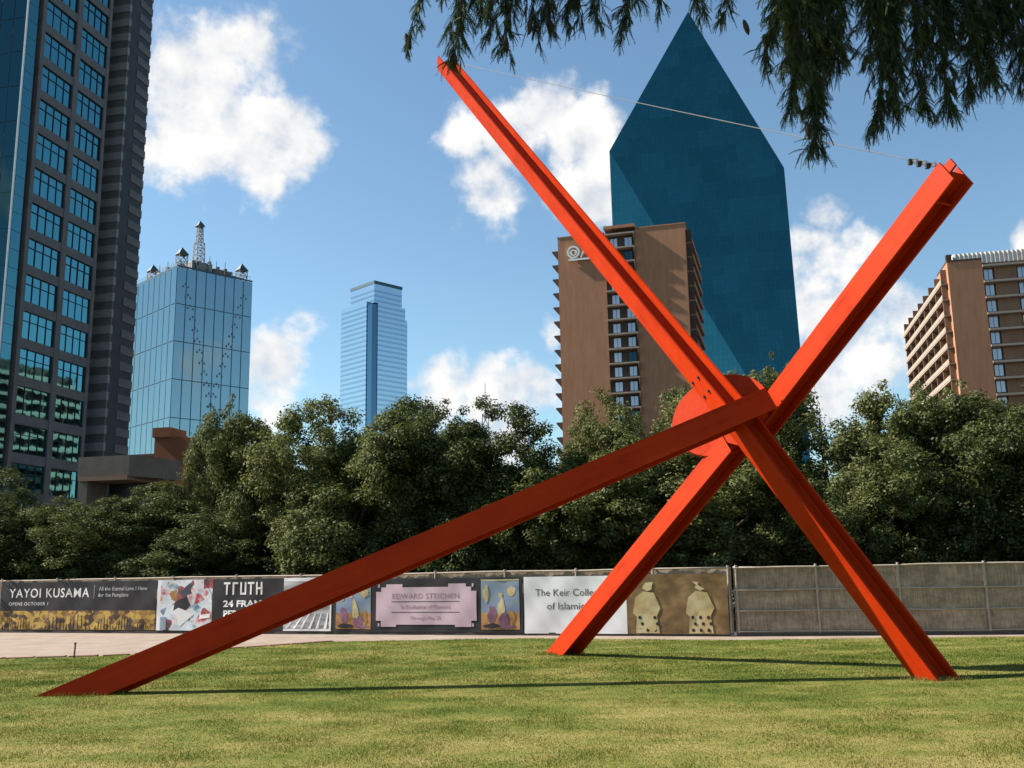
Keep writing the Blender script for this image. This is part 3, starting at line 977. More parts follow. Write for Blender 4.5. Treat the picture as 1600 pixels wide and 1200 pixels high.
def oak_template(seed):
    rs = np.random.default_rng(seed)
    W, H = 6.0, 7.5
    lobes = []
    while len(lobes) < 16:      # big boughs first, leaf clumps on each of them
        p = rs.uniform(-1, 1, 3)
        q = np.linalg.norm(p)
        if .45 < q < .86:
            lobes.append((np.array([p[0] * W * .5, p[1] * W * .5, H * .50 + p[2] * H * .46]), rs.uniform(.75, 1.35)))
    lobes.append((np.array([0, 0, H * .5]), 1.9))
    cl = []
    for c, r_ in lobes:
        for k in range(int(17 * r_ ** 1.7) + 4):
            d_ = rs.normal(size=3)
            d_ /= np.linalg.norm(d_)
            cl.append((c + d_ * r_ * rs.uniform(.72, 1.12) * np.array([1, 1, .85]), rs.uniform(.20, .46)))
    for k in range(16):   # sprigs standing out of the crown
        c, r_ = lobes[rs.integers(0, 16)]
        d_ = rs.normal(size=3) + np.array([0, 0, 1.2])
        d_ /= np.linalg.norm(d_)
        cl.append((c + d_ * r_ * rs.uniform(1.02, 1.22), rs.uniform(.15, .28)))
    Cs, Ns = [], []
    for c, r_ in cl:
        k = int(215 * (r_ / .35) ** 2)
        d_ = rs.normal(size=(k, 3))
        d_ /= np.linalg.norm(d_, axis=1, keepdims=True)
        rad = r_ * np.abs(rs.normal(.80, .24, (k, 1)))
        pos = c + d_ * rad * np.array([1.1, 1.1, .8])
        Cs.append(pos)
        Ns.append(d_ * .9 + np.array([0, 0, .55]))
    Cs = np.concatenate(Cs)
    Ns = np.concatenate(Ns)
    zmx = Cs[:, 2].max()
    Cs[:, 2] *= 7.75 / zmx
    keep = Cs[:, 2] > .35
    crown = leaf_soup("crown", Cs[keep], Ns[keep], .112, M['oak'], rs)
    tb = MB()
    tb.tube([(0, 0, -.1), (.05, .03, 1.0), (.0, .1, 2.2), (.1, 0, 4.0), (.05, .05, 6.0)], [.24, .19, .16, .10, .03], 9)
    for k in range(8):
        th = 2 * math.pi * k / 8 + rs.uniform(-.3, .3)
        z0 = rs.uniform(1.3, 3.6)
        L = rs.uniform(1.6, 2.6)
        tb.tube([(0, .05, z0), (math.cos(th) * L * .4, math.sin(th) * L * .4, z0 + .7), (math.cos(th) * L, math.sin(th) * L, z0 + rs.uniform(1.2, 2.2))],
                [.09, .06, .02], 6)
    trunk = tb.mesh("trunk", M['bark'], True)
    return trunk, crown


OAKS = [oak_template(s) for s in (11, 12, 13, 14, 15)]


def oak(x, y, h_, w, label, i):
    t_ = empty("oak_tree", (x, y, 0), random.uniform(0, 6.28))
    tag(t_, label, "tree", "oaks in the row behind the fence")
    trunk, crown = OAKS[i % 5]
    sc = (w / 5.15, w / 5.15, h_ / 7.5)
    put("trunk", trunk, None, t_, scale=sc)
    put("crown", crown, None, t_, scale=sc)


OAK_LIST = [
    (-19.4, 39.0, 5.9, 6.0, "low bushy oak at the left edge above the black banner's start"),
    (-15.6, 36.6, 4.7, 5.0, "lowest rounded oak above the banner with large white capitals"),
    (-13.1, 37.0, 5.2, 5.0, "oak rising in front of the orange brick block"),
    (-9.9, 37.8, 8.4, 3.9, "tall narrow oak covering the mirrored tower's lower right corner"),
    (-11.3, 35.2, 4.4, 5.0, "low front oak above the collage picture banner"),
    (-7.4, 36.8, 8.1, 5.6, "tall oak between the mirrored tower and the slim stepped tower"),
    (-5.4, 34.1, 7.2, 5.4, "full oak just left of the slim stepped tower's foot"),
    (-3.6, 36.2, 8.1, 5.4, "tall ragged oak hiding the slim stepped tower's foot"),
    (-1.6, 33.4, 7.2, 4.8, "oak standing below the far radio mast"),
    (.7, 33.4, 7.2, 5.2, "oak left of the hotel tower's balconied corner"),
    (2.4, 31.9, 6.4, 5.0, "lower oak in front of the hotel tower's blank left wall"),
    (4.5, 33.2, 7.7, 4.4, "oak in front of the hotel tower's window column"),
    (6.2, 31.0, 6.0, 5.4, "low oak directly behind the sculpture's round plate"),
    (9.3, 34.6, 8.9, 3.0, "thin oak tip rising beside the foot of the blue prism"),
    (10.3, 32.6, 8.3, 5.0, "tall oak right of the sculpture's hub under the raised beam"),
    (10.6, 29.9, 5.6, 4.4, "low front oak behind the sculpture's right leg"),
    (12.9, 32.3, 7.3, 4.0, "oak with small tuft left of the second hotel block"),
    (13.8, 30.5, 6.9, 5.2, "broad oak under the second hotel's slanting balconies"),
    (15.9, 30.9, 7.4, 5.4, "broad oak at the right edge before the second hotel block"),
    (18.6, 30.6, 7.2, 5.6, "outermost right oak cut by the photo's right edge"),
]
for i, (x, y, h_, w, lab) in enumerate(OAK_LIST):
    oak(x, y, h_, w, lab, i)
for i, x in enumerate((-24, -17.5, -13.5, -8.8, -1.2, 2.8, 7.2, 12.0, 18.0)):   # second row, showing in the gaps
    fy = 34.4 - .365 * (x + 17.67) if x < 5.6 else 25.9 - .157 * (x - 5.6)
    where = ["left edge", "black banner", "collage banner", "bare steel beam's middle", "lilac plaque", "white lettered banner", "gold picture banner", "right leg of the sculpture", "right edge"][i]
    hh = [5.0, 4.6, 4.9, 6.4, 6.2, 5.4, 5.3, 5.6, 6.4][i]
    oak(x, fy + 10.5 + (i % 3) * .8, hh, 6.2, "rear row oak filling the gap behind the trees above the " + where, i + 2)

# ------------------------------------------------------------------ fence
rzA = math.atan2(dA.y, dA.x)
rzB = math.atan2(dB.y, dB.x)
HF = 1.75


def fence(root, s0, s1, posts, rails, seed, slats=True):
    rs = random.Random(seed)
    mb = MB()
    nx = int((s1 - s0) / .12)
    nz = 12
    for j in range(nz + 1):
        for i in range(nx + 1):
            x = s0 + (s1 - s0) * i / nx
            z = .07 + (HF - .09) * j / nz
            y = .035 + .012 * math.sin(x * 5.3 + z * 2) * math.sin(z * 4 + x) + .008 * math.sin(x * 17 + 3 * z)
            mb.v.append((x, y, z))
    for j in range(nz):
        for i in range(nx):
            q = j * (nx + 1) + i
            mb.f.append((q, q + 1, q + nx + 2, q + nx + 1))
    mb.build("mesh_screen", M['scrim'], root, smooth=True)
    for x in posts:
        MB().tube([(x, 0, 0), (x + rs.uniform(-.01, .01), 0, HF + .02)], .030, 10).tube([(x, 0, HF + .02), (x, 0, HF + .045)], .036, 10).build("post", M['rail'], root, smooth=False)
    for z, r_ in rails:
        ps = [(s0 + (s1 - s0) * i / 24, -.005, z + rs.uniform(-.012, .012)) for i in range(25)]
        MB().tube(ps, r_, 8).build("rail", M['rail'], root, smooth=True)
    MB().box(s0, s1, -.05, -.02, .0, .085).build("foot_strip", M['base'], root)  # dark strip along the foot of the fence


fa = tag(empty("banner_fence", FA, rzA), "long pipe fence with grey screen that carries the exhibition banners", "fence")
LA = (FB - FA).length
fence(fa, -7, LA - .03, [-6.0, -3.0, .05, 2.47, 4.88, 7.2, 9.59, 11.9, 14.2, 16.36, 18.5, 20.58, 22.7, LA - .10], [(HF - .02, .024), (.12, .02)], 2)
fb_ = tag(empty("screen_fence", FB, rzB), "pipe fence with bare grey mesh screen at the right", "fence")
fence(fb_, .03, (FC1 - FB).length, [.10, 2.1, 4.1, 6.15, 8.2, 10.2, 12.2, 14.2], [(HF - .02, .024), (1.16, .022), (.64, .018), (.12, .018)], 4)


# ------------------------------------------------------------------ banners
def wr(x, z):
    return -.062 + .007 * math.sin(2.3 * x + 3.1 * z) + .006 * math.sin(5.1 * x - 4.2 * z + 1) + .003 * math.sin(13 * x + 9 * z)


def cloth(name, x0, x1, z0, z1, mat, parent, lift=0.0, step=.07):
    mb = MB()
    nx = max(2, int((x1 - x0) / step))
    nz = max(2, int((z1 - z0) / step))
    for j in range(nz + 1):
        for i in range(nx + 1):
            x = x0 + (x1 - x0) * i / nx
            z = z0 + (z1 - z0) * j / nz
            mb.v.append((x, wr(x, z) - lift, z))
    for j in range(nz):
        for i in range(nx):
            q = j * (nx + 1) + i
            mb.f.append((q, q + 1, q + nx + 2, q + nx + 1))
    return mb.build(name, mat, parent, smooth=True)


def flat(name, poly, mat, parent, lift=.004):
    """a printed shape following the cloth"""
    mb = MB()
    cx = sum(p[0] for p in poly) / len(poly)
    cz = sum(p[1] for p in poly) / len(poly)
    mb.v = [(x, wr(x, z) - lift, z) for x, z in poly] + [(cx, wr(cx, cz) - lift, cz)]
    k = len(poly)
    mb.f = [(i, (i + 1) % k, k) for i in range(k)]
    return mb.build(name, mat, parent)


def text(s, x, z, size, mat, parent, width=None, align='LEFT', spacing=1.0, bold=0.0, lift=.0045, shear=0.0):
    cu = bpy.data.curves.new("t", 'FONT')
    cu.body = s
    cu.size = size
    cu.align_x = align
    cu.space_character = spacing
    cu.offset = bold
    cu.shear = shear
    cu.resolution_u = 3
    o = bpy.data.objects.new("t", cu)
    COL.objects.link(o)
    dg = bpy.context.evaluated_depsgraph_get()
    me = bpy.data.meshes.new_from_object(o.evaluated_get(dg))
    bpy.data.objects.remove(o)
    bpy.data.curves.remove(cu)
    co = np.zeros(len(me.vertices) * 3)
    me.vertices.foreach_get('co', co)
    co = co.reshape(-1, 3)
    k = 1.0
    if width:
        k = width / (co[:, 0].max() - co[:, 0].min())
    out_ = np.zeros_like(co)
    for i, (a, b_, _) in enumerate(co):
        xx, zz = x + a * k, z + b_
        out_[i] = (xx, wr(xx, zz) - lift, zz)
    me.vertices.foreach_set('co', out_.ravel())
    me.materials.clear()
    me.materials.append(mat)
    me.update()
    me.name = "lettering"
    return put("lettering", me, None, parent)


def rect(x0, x1, z0, z1):
    return [(x0, z0), (x1, z0), (x1, z1), (x0, z1)]


# 1: black banner, white capitals, yellow picture strip
b1 = tag(empty("black_banner", FA, rzA), "black exhibition banner with wide white capitals over a yellow picture strip", "banner")
cloth("black_field", .12, 6.62, .72, 1.66, M['b_black'], b1)
cloth("picture_strip", .12, 6.62, .12, .72, M['p_yellow'], b1)
text("YAYOI KUSAMA", .50, 1.16, .42, M['ink_white'], b1, width=3.42, spacing=1.12, bold=.004)
text("All the Eternal Love I Have", 4.30, 1.36, .17, M['ink_grey'], b1, width=1.95, bold=.003)
text("for the Pumpkins", 4.30, 1.16, .17, M['ink_grey'], b1, width=1.22, bold=.003)
text("OPENS OCTOBER 1", .50, .90, .15, M['ink_white'], b1, width=1.68, spacing=1.1)
flat("rule", rect(4.10, 4.118, 1.10, 1.54), M['ink_grey'], b1)
rs_ = random.Random(9)
for cx, w_, h_ in ((.55, .35, .36), (1.2, .45, .34), (2.6, .55, .42), (3.5, .6, .48), (4.6, .45, .36), (5.4, .4, .42), (6.1, .3, .34)):
    for j in range(7):       # upright dark streaks
        xx = cx + (j - 3) * w_ / 3.6
        hh = h_ * (1 - .08 * (j - 3) ** 2)
        flat("streak", [(xx - .018, .14), (xx + .018, .14), (xx + .012 - (j - 3) * .012, .14 + hh), (xx - .012 - (j - 3) * .012, .14 + hh)], M['b_black'], b1)

# 2: collage picture, black panel with capitals, pale photograph
b2_ = tag(empty("collage_banner", FA, rzA), "banner with red and white collage beside black panel with angular capitals", "banner")
cloth("white_edge", 6.66, 6.78, .10, 1.66, M['b_white'], b2_)
cloth("collage_picture", 6.78, 8.76, .10, 1.66, M['p_collage'], b2_)
flat("paper_scrap", [(6.9, .5), (7.6, .25), (8.1, .6), (7.5, .8)], M['ink_white'], b2_)
flat("paper_scrap", [(7.2, 1.05), (7.45, 1.0), (7.4, 1.35), (7.15, 1.3)], M['p_orange'], b2_)
flat("paper_scrap", [(7.3, .7), (7.95, .85), (7.8, 1.15), (7.35, .98)], M['b_black'], b2_, .006)
flat("paper_scrap", [(8.3, .45), (8.7, .5), (8.7, .62), (8.3, .57)], M['ink_white'], b2_, .006)
flat("paper_scrap", [(8.25, 1.62), (8.45, 1.62), (8.74, 1.2), (8.74, 1.02)], M['p_collage'], b2_, .006)
flat("paper_scrap", [(6.82, .12), (7.05, .12), (7.05, .52), (6.82, .5)], M['p_blue'], b2_, .006)
cloth("black_panel", 8.76, 11.35, .10, 1.66, M['b_black'], b2_)
tl = MB()


def bar(x0, x1, z0, z1):
    tl.v += [(x, wr(x, z) - .006, z) for x, z in rect(x0, x1, z0, z1)]
    k = len(tl.v) - 4
    tl.f.append((k, k + 1, k + 2, k + 3))


for dx, strokes in ((9.18, [(0, .24, .32, .38), (.09, .15, 0, .32)]), (9.50, [(0, .06, 0, .38), (.06, .2, .32, .38)]),
                    (9.78, [(0, .06, 0, .38), (.06, .16, 0, .06), (.16, .22, 0, .38)]), (10.05, [(0, .24, .32, .38), (.09, .15, 0, .32)]),
                    (10.36, [(0, .06, 0, .38), (.06, .17, .16, .22), (.17, .23, 0, .38)])):
    for (a0, a1, z0, z1) in strokes:
        bar(dx + a0, dx + a1, 1.18 + z0, 1.18 + z1)
tl.build("lettering", M['ink_white'], b2_)
text("24 FRAMES", 9.18, .82, .27, M['ink_white'], b2_, width=1.75, bold=.008)
text("PER SECOND", 9.18, .52, .27, M['ink_white'], b2_, width=1.95, bold=.008)
cloth("pale_photograph", 11.35, 12.94, .16, 1.56, M['p_photo'], b2_)
cloth("white_edge", 11.35, 13.0, 1.56, 1.66, M['b_white'], b2_)
cloth("white_edge", 12.94, 13.0, .10, 1.56, M['b_white'], b2_)
cloth("white_edge", 11.35, 12.94, .10, .16, M['b_white'], b2_)
for i in range(6):
    flat("pale_stripe", [(11.4 + i * .27, .17), (11.5 + i * .27, .17), (11.9 + i * .2, .62), (11.86 + i * .2, .62)], M['ink_white'], b2_)

# 3: lilac plaque between two painted panels on black
b3 = tag(empty("plaque_banner", FA, rzA), "black banner with notched lilac plaque between two blue and orange pictures", "banner")
cloth("black_field", 13.06, 19.04, .08, 1.58, M['b_black'], b3)
for x0, x1 in ((13.16, 14.32), (17.80, 18.94)):
    cloth("picture_sky", x0, x1, .62, 1.50, M['p_blue'], b3, .005)
    cloth("picture_ground", x0, x1, .16, .62, M['p_orange'], b3, .005)
    c = (x0 + x1) / 2
    rb_ = random.Random(int(x0 * 10))
    for ox, oz, rx_, rz_, mt_ in ((-.30, .55, .13, .30, 'p_plum'), (.02, .70, .12, .36, 'p_cream'), (.10, .42, .16, .22, 'p_plum'), (.36, .50, .10, .26, 'p_orange'), (-.05, 1.10, .07, .09, 'p_cream'),
                                  (-.42, 1.15, .10, .26, 'p_cream'), (.33, 1.20, .16, .14, 'p_cream'), (-.2, .26, .3, .07, 'b_black'), (.3, .24, .22, .06, 'p_plum')):
        ox += rb_.uniform(-.06, .06)
        flat("picture_figure", [(c + ox + rx_ * rb_.uniform(.6, 1.15) * math.cos(t), max(.17, oz + rz_ * rb_.uniform(.6, 1.15) * math.sin(t))) for t in [i * .524 for i in range(12)]], M[mt_], b3, .010 + rb_.random() * .004)
    flat("picture_frame", rect(x0, x1, 1.50, 1.53), M['p_cream'], b3, .008)
for x0, x1, z0, z1 in ((14.66, 17.5, .29, 1.34), (14.50, 14.66, .40, 1.22), (17.5, 17.66, .40, 1.22), (14.82, 15.35, 1.34, 1.43), (16.8, 17.34, 1.34, 1.43), (14.66, 15.15, .23, .29), (17.0, 17.5, .23, .29)):
    cloth("plaque", x0, x1, z0, z1, M['b_lilac'], b3, .009)
text("EDWARD STEICHEN", 16.08, 1.02, .21, M['ink_dim'], b3, width=2.1, align='CENTER', spacing=1.1, lift=.013)
text("In Exaltation of Flowers", 16.08, .73, .165, M['ink_dim'], b3, width=1.55, align='CENTER', lift=.013)
text("Through May 28", 16.08, .43, .13, M['ink_dim'], b3, width=.95, align='CENTER', lift=.013)
cloth("rule", 15.0, 17.15, .925, .945, M['ink_dark'], b3, .0115)
cloth("rule", 15.0, 17.15, .625, .645, M['ink_dark'], b3, .0115)
for x, z in ((14.56, 1.34), (17.52, 1.34), (14.56, .24), (17.52, .24)):
    flat("corner_mark", [(x, z), (x + .05, z), (x + .05, z + .09), (x, z + .09)], M['b_lilac'], b3, .012)

# 4: white lettered panel and gold picture
b4 = tag(empty("white_banner", FA, rzA), "white banner with grey serif lettering beside a brown gold picture", "banner")
cloth("white_field", 19.08, 21.97, .06, 1.58, M['b_white'], b4)
cloth("gold_picture", 21.97, 24.64, .06, 1.60, M['p_gold'], b4)
text("The Keir Collection", 20.52, 1.06, .27, M['ink_dark'], b4, width=2.2, align='CENTER', lift=.0045)
text("of Islamic Art", 20.52, .70, .27, M['ink_dark'], b4, width=1.55, align='CENTER', lift=.0045)
for cx in (22.52, 23.92):
    s = 1 if cx < 23 else -1
    flat("picture_figure", [(cx - .32, .08), (cx + .32, .08), (cx + .26, .52), (cx + .36, .72), (cx + .2, 1.12), (cx - .1, 1.16), (cx - .3, 1.0), (cx - .38, .6), (cx - .28, .5)], M['p_cream'], b4, .014)
    flat("picture_figure", [(cx + .02, 1.16), (cx + .14, 1.2), (cx + .18 * s, 1.40), (cx - .02, 1.38), (cx - .12, 1.24)], M['p_cream'], b4, .014)
    for i in range(3):
        for j in range(3):
            x = cx - .2 + i * .2 + (j % 2) * .06
            z = .16 + j * .16
            flat("picture_dot", [(x + .045 * math.cos(t), z + .05 * math.sin(t)) for t in (0, 1.05, 2.09, 3.14, 4.19, 5.24)], M['b_black'], b4, .019)

# small stake at the lawn's edge
tag(MB().tube([(0, 0, 0), (.01, 0, .30)], .018, 6).tube([(.01, 0, .30), (.01, 0, .34)], .026, 6).build("marker_stake", M['iron'], None, (-9.85, 22.6, 0)),
    "short thin dark stake standing at the lawn edge near the gravel", "stake")

# ------------------------------------------------------------------ red steel sculpture
sc_ = tag(empty("steel_sculpture", (2.0, 16.0, 0)), "large red steel beam sculpture with crossed beams, round plate and cable", "sculpture")
SO = sc_.location
BW, BD, TF, TW = .405, .40, .036, .026


def ibeam(a, b_, n_, name="beam"):
    a, b_ = Vector(a), Vector(b_)
    L = (b_ - a).length
    ax = (b_ - a).normalized()
    n_ = Vector(n_)
    n_ = (n_ - ax * n_.dot(ax)).normalized()
    w = ax.cross(n_)
    hb, hd, f_ = BW / 2, BD / 2, .02
    prof = [(-hb, hd), (-hb, hd - TF), (-TW / 2 - f_, hd - TF), (-TW / 2, hd - TF - f_), (-TW / 2, -hd + TF + f_), (-TW / 2 - f_, -hd + TF), (-hb, -hd + TF), (-hb, -hd),
            (hb, -hd), (hb, -hd + TF), (TW / 2 + f_, -hd + TF), (TW / 2, -hd + TF + f_), (TW / 2, hd - TF - f_), (TW / 2 + f_, hd - TF), (hb, hd - TF), (hb, hd)]
    k = len(prof)
    mb = MB()
    for z in (0, L):
        mb.v += [(p, q, z) for p, q in prof]
    for i in range(k):
        j = (i + 1) % k
        mb.f.append((j, i, i + k, j + k))
    fl1, web, fl2 = (0, 1, 2, 13, 14, 15), (2, 3, 4, 5, 10, 11, 12, 13), (5, 6, 7, 8, 9, 10)
    for s in (fl1, web, fl2):
        mb.f.append(tuple(s))
        mb.f.append(tuple(i + k for i in reversed(s)))
    o = mb.build(name, M['red'], sc_)
    mat3 = Matrix((w, n_, ax)).transposed()
    o.matrix_local = Matrix.Translation(a - SO) @ mat3.to_4x4()
    return o, Matrix.Translation(a - SO) @ mat3.to_4x4()


oA, mA = ibeam((-7.34, 15.36, -.30), (4.42, 16.757, 4.525), (.035, -.980, .195))
oUL, mUL = ibeam((3.90, 16.98, 4.34), (-1.809, 26.3, 16.316), (-.933, -.279, -.227))
oUR, mUR = ibeam((4.33, 17.60, 4.02), (6.424, 13.3, 7.226), (-.908, -.418, .031))
oF, mF = ibeam((.76, 21.55, -.245), (3.922, 17.3, 3.857), (-.85, -.513, .123))
oR, mR = ibeam((6.538, 15.334, -.333), (4.0, 16.895, 4.16), (-.841, -.431, -.326))


def disc(c, n_, r_, th, name="round_plate"):
    mb = MB()
    k = 64
    for z in (0, th):
        mb.v += [(r_ * math.cos(2 * math.pi * i / k), r_ * math.sin(2 * math.pi * i / k), z) for i in range(k)]
    mb.f = [tuple(reversed(range(k))), tuple(range(k, 2 * k))] + [(i, (i + 1) % k, (i + 1) % k + k, i + k) for i in range(k)]
    o = mb.build(name, M['red'], sc_)
    o.location = Vector(c) - SO
    o.rotation_mode = 'QUATERNION'
    o.rotation_quaternion = Vector(n_).to_track_quat('Z', 'Y')
    return o


disc((3.86, 17.95, 4.47), (-.44, -.76, .48), .93, .07)
disc((3.90, 17.80, 4.52), (-.44, -.76, .48), .34, .10)
# bolts on the raised beam's foot
for t_, sx in ((.62, .10), (.70, -.10), (1.0, .11), (1.12, -.11)):
    p = Vector((0, BD / 2, t_)) + Vector((sx, 0, 0))
    o = MB().tube([(0, 0, 0), (0, 0, .03)], .028, 6).build("bolt", M['iron'], sc_)
    o.matrix_local = mUL @ Matrix.Translation(p) @ Matrix.Rotation(R(-90), 4, 'X')
# stiffener plate, lugs and the cable between the tips
for mb_, Lt in ((mUL, 16.24), (mUR, 5.75)):
    o = MB().box(-BW / 2 + .03, BW / 2 - .03, -BD / 2 + TF, BD / 2 - TF, -.012, .012).build("stiffener", M['red'], sc_)
    o.matrix_local = mb_ @ Matrix.Translation((0, 0, Lt - .42))
    o = MB().box(-.10, .06, -.02, .02, -.10, .14).build("lug", M['red'], sc_)
    o.matrix_local = mb_ @ Matrix.Translation((-.02, BD / 2 - .06, Lt))
tipL = Vector((-1.70, 26.2, 16.30))
tipR = Vector((6.26, 13.30, 7.32))
cp = []
for i in range(41):
    t_ = i / 40
    p = tipL.lerp(tipR, t_) - Vector((0, 0, 4 * .03 * t_ * (1 - t_)))
    cp.append(p - SO)
MB().tube(cp, .008, 6).build("cable", M['cable'], sc_)


def torus(c, u, v, r0, r1):
    mb = MB()
    ring = [Vector(c) + Vector(u) * (r0 * math.cos(t)) + Vector(v) * (r0 * 1.5 * math.sin(t)) for t in [2 * math.pi * i / 14 for i in range(15)]]
    mb.tube(ring, r1, 6)
    return mb


dirc = (tipL - tipR).normalized()
for j in range(7):
    c = tipR + dirc * (.02 + j * .085) - SO
    side = dirc.cross(Vector((0, 0, 1))).normalized()
    up = dirc.cross(side)
    torus(c, side if j % 2 else up, dirc, .03, .011).build("chain_link", M['iron'], sc_)
for j in range(3):
    c = tipR + dirc * (.30 + j * .16) - SO
    MB().box(-.03, .03, -.03, .03, -.08, -.0).build("cable_clamp", M['iron'], sc_, c)
for j in range(4):
    c = tipL - dirc * (.02 + j * .085) - SO
    torus(c, side if j % 2 else up, dirc, .03, .011).build("chain_link", M['iron'], sc_)


# ------------------------------------------------------------------ bald cypress whose boughs hang into the top of the picture
cy = tag(empty("cypress_tree", (6.2, 3.2, 0)), "dark feathery conifer boughs hanging into the top of the picture", "tree")
CO = cy.location
tb = MB()
tb.tube([Vector(p) - CO for p in ((6.2, 3.2, -.1), (6.2, 3.2, .4), (6.15, 3.25, 2.5), (6.1, 3.3, 5.5), (6.05, 3.3, 8.5))], [.42, .30, .25, .20, .14], 14)
tb.build("trunk", M['bark'], cy, smooth=True)
limb = MB()
limb.tube([Vector(p) - CO for p in ((6.1, 3.3, 5.6), (4.9, 4.4, 6.2), (3.4, 5.5, 6.35), (1.9, 6.0, 6.3), (.6, 6.1, 6.15), (-.7, 6.1, 5.85))], [.12, .09, .07, .05, .032, .012], 8)
limb.tube([Vector(p) - CO for p in ((6.1, 3.3, 5.0), (5.2, 4.6, 5.7), (4.0, 5.8, 5.9), (2.7, 6.3, 5.85), (1.7, 6.3, 5.7))], [.10, .07, .05, .03, .01], 8)
limb.build("limb", M['bark'], cy, smooth=True)
NV = []      # needle triangles
TW_ = MB()
rc = np.random.default_rng(17)


def frond(p, d, L, nn):
    NV.append(np.concatenate([p, d, [L]]))


def grow_fronds(nn=16):
    """flat feathers of needles along short drooping twiglets, all grown together"""
    A = np.array(NV)
    q, dd, L = A[:, :3].copy(), A[:, 3:6].copy(), A[:, 6:7]
    dd /= np.linalg.norm(dd, axis=1, keepdims=True)
    side = np.cross(dd, rc.normal(size=dd.shape))
    side /= np.linalg.norm(side, axis=1, keepdims=True)
    tris = []
    p = q.copy()
    d0 = dd.copy()
    for i in range(nn):
        q = q + dd * L / nn
        dd = dd + np.array([0, 0, -.5 / nn])
        dd /= np.linalg.norm(dd, axis=1, keepdims=True)
        s_ = 1 if i % 2 else -1
        ln = .026 * (1 - .5 * i / nn) * rc.uniform(.8, 1.3, (len(q), 1))
        tip = q + (dd * .75 + side * s_ * .65) * ln
        wv = np.cross(dd, side) * .0028 + dd * .0032
        tris.append(np.stack([q - wv, q + wv, tip], 1))
    wv = np.cross(d0, rc.normal(size=d0.shape))
    wv = wv / np.linalg.norm(wv, axis=1, keepdims=True) * .0022
    tris.append(np.stack([p - wv, p + wv, q], 1))
    return np.concatenate(tris)


def bough(p0, p1, nsub, spread, lsub):
    """a hanging branch from p0 to its tip p1 with side twigs and fronds"""
    p0, p1 = np.array(p0), np.array(p1)
    ctr = (p0 + p1) / 2 + rc.normal(size=3) * np.array([.05, .05, .03])
    path = [p0 * (1 - t) ** 2 + 2 * ctr * t * (1 - t) + p1 * t * t for t in np.linspace(0, 1, 8)]
    TW_.tube([tuple(q - np.array(CO)) for q in path], [.009 - .001 * i for i in range(8)], 4)
    L = np.linalg.norm(p1 - p0)
    for k in range(nsub):
        t = (k + rc.random()) / nsub
        base = path[min(7, int(t * 7.99))] + rc.normal(size=3) * .008
        along = (p1 - p0) / L
        dr = along * .8 + np.array([rc.normal() * spread, rc.normal() * spread * .8, -.35 + rc.normal() * .2])
        dr /= np.linalg.norm(dr)
        ln = lsub * rc.uniform(.6, 1.2) * (1 - .45 * t)
        e = base + dr * ln
        TW_.tube([tuple(base - np.array(CO)), tuple(e - np.array(CO))], [.003, .0015], 3)
        nf = int(6 + ln * 26)
        for j in range(nf):
            tt = (j + .5) / nf
            s = rc.normal(size=3)
            d2 = dr * .9 + s * .42 + np.array([0, 0, -.35])
            frond(base + dr * ln * tt, d2, rc.uniform(.06, .125), 16)


def at6(x, z, y):
    return (x, y, z)


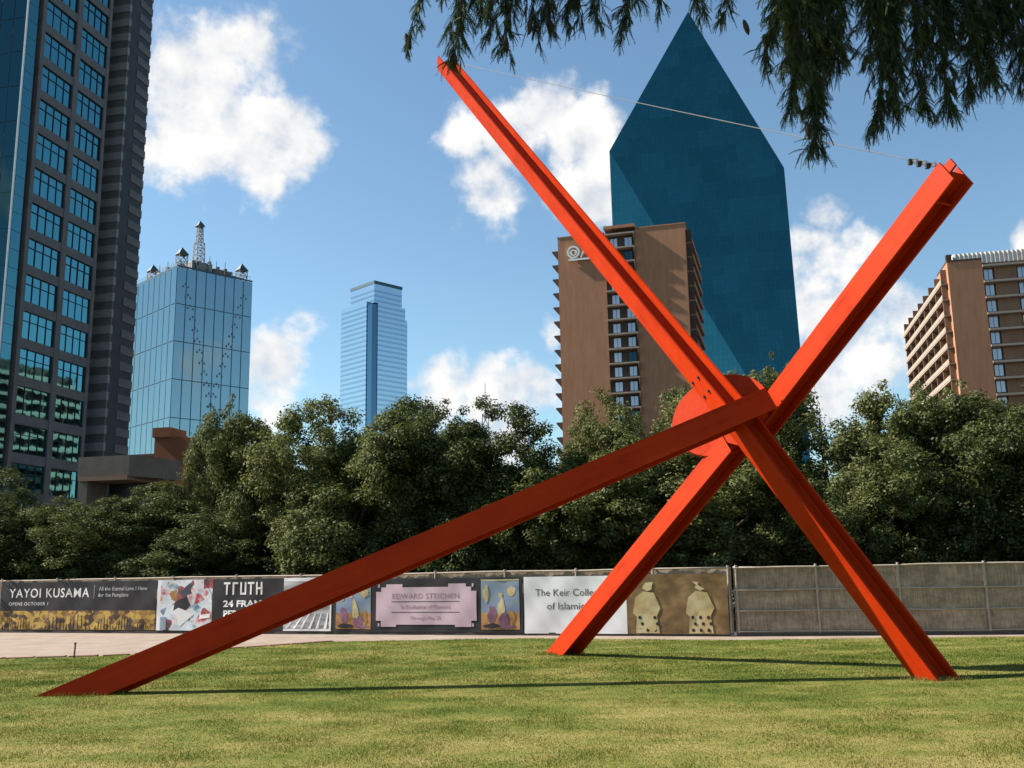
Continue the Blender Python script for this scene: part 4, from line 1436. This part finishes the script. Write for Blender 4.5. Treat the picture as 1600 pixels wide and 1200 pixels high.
B_LIST = [  # start, tip, side twigs, spread, twig length
    ((-.55, 6.1, 5.75), (-.66, 6.0, 5.22), 5, .30, .20), ((-.25, 6.1, 5.85), (-.34, 6.0, 5.10), 9, .42, .26), ((-.02, 6.1, 5.9), (-.10, 6.0, 5.30), 10, .5, .26),
    ((.10, 6.1, 5.95), (.0, 6.05, 5.22), 9, .45, .24), ((.34, 6.1, 5.95), (.28, 6.05, 5.36), 11, .5, .24), ((.55, 6.1, 6.0), (.52, 6.1, 5.45), 8, .4, .22),
    ((.75, 6.1, 6.0), (.80, 6.1, 5.40), 6, .35, .2), ((1.0, 6.1, 6.0), (1.05, 6.1, 5.50), 6, .4, .2), ((1.3, 6.1, 6.0), (1.32, 6.1, 5.48), 8, .4, .2), ((1.5, 6.1, 6.0), (1.5, 6.1, 5.45), 8, .45, .22),
    ((1.9, 6.1, 5.9), (1.72, 6.0, 5.10), 12, .42, .28), ((2.05, 6.1, 5.85), (1.88, 6.0, 4.75), 22, .40, .30), ((2.15, 6.2, 5.8), (2.00, 6.0, 4.45), 26, .36, .28), ((2.2, 6.1, 5.8), (2.06, 6.05, 4.80), 22, .40, .30),
    ((2.3, 6.1, 5.9), (2.22, 6.1, 5.10), 18, .42, .28), ((1.95, 6.2, 5.9), (1.95, 6.2, 5.20), 18, .5, .30), ((2.45, 6.1, 5.9), (2.42, 6.0, 4.62), 22, .34, .28), ((2.6, 6.1, 5.9), (2.52, 6.0, 4.72), 24, .40, .30),
    ((2.75, 6.1, 5.9), (2.72, 6.0, 4.78), 22, .42, .30), ((2.55, 6.2, 5.9), (2.55, 6.1, 5.2), 20, .5, .3), ((2.95, 6.1, 5.9), (2.90, 6.0, 4.72), 20, .40, .28), ((3.1, 6.1, 5.9), (3.06, 6.0, 4.86), 20, .42, .28),
    ((3.3, 6.1, 5.9), (3.20, 6.0, 4.92), 18, .42, .28), ((3.5, 6.1, 5.9), (3.42, 6.0, 4.92), 18, .42, .28), ((3.0, 6.2, 6.0), (3.0, 6.1, 5.3), 20, .5, .3), ((3.4, 6.2, 6.0), (3.35, 6.1, 5.3), 20, .5, .3),
    ((3.75, 6.1, 5.9), (3.66, 6.0, 4.9), 16, .42, .28), ((4.0, 6.0, 5.9), (3.95, 5.9, 5.0), 14, .42, .28),
]
for k in range(6):
    x_ = 1.95 + k * .34
    B_LIST.append(((x_, 6.25, 6.0), (x_ - .06 + rc.normal() * .05, 6.15, 5.15 + rc.uniform(-.12, .25)), 11, .5, .3))
for k in range(7):
    x_ = -.35 + k * .2
    B_LIST.append(((x_, 6.2, 6.0), (x_ - .03, 6.15, 5.42 + rc.uniform(-.06, .12)), 8, .5, .24))
for p0, p1, ns, sp, ls in B_LIST:
    bough(p0, p1, int(ns * (3.0 if p0[0] > 1.8 else 2.4)), sp, ls)
NVa = grow_fronds().reshape(-1, 3) - np.array(CO)
put("needle_foliage", soup("needle_foliage", NVa, np.arange(len(NVa)).reshape(-1, 3), M['needle']), None, cy)
TW_.build("twigs", M['bark'], cy)
for x, y, z in ((-.66, 6.0, 5.20), (-.345, 6.0, 5.06), (.0, 6.05, 5.20), (.16, 6.0, 5.30), (.30, 6.05, 5.33), (1.72, 6.0, 5.15), (1.60, 6.0, 5.26), (1.96, 6.0, 4.52), (2.44, 6.0, 4.62), (2.9, 6.0, 4.72)):
    mb = MB()
    mb.tube([(0, 0, .05), (0, 0, .03), (.002, 0, -.01), (.004, 0, -.05), (.004, 0, -.075)], [.004, .013, .019, .015, .004], 7)
    mb.build("cone", M['cone'], cy, Vector((x, y, z)) - CO, (rc.uniform(-.2, .2), rc.uniform(-.2, .2), 0), smooth=True)
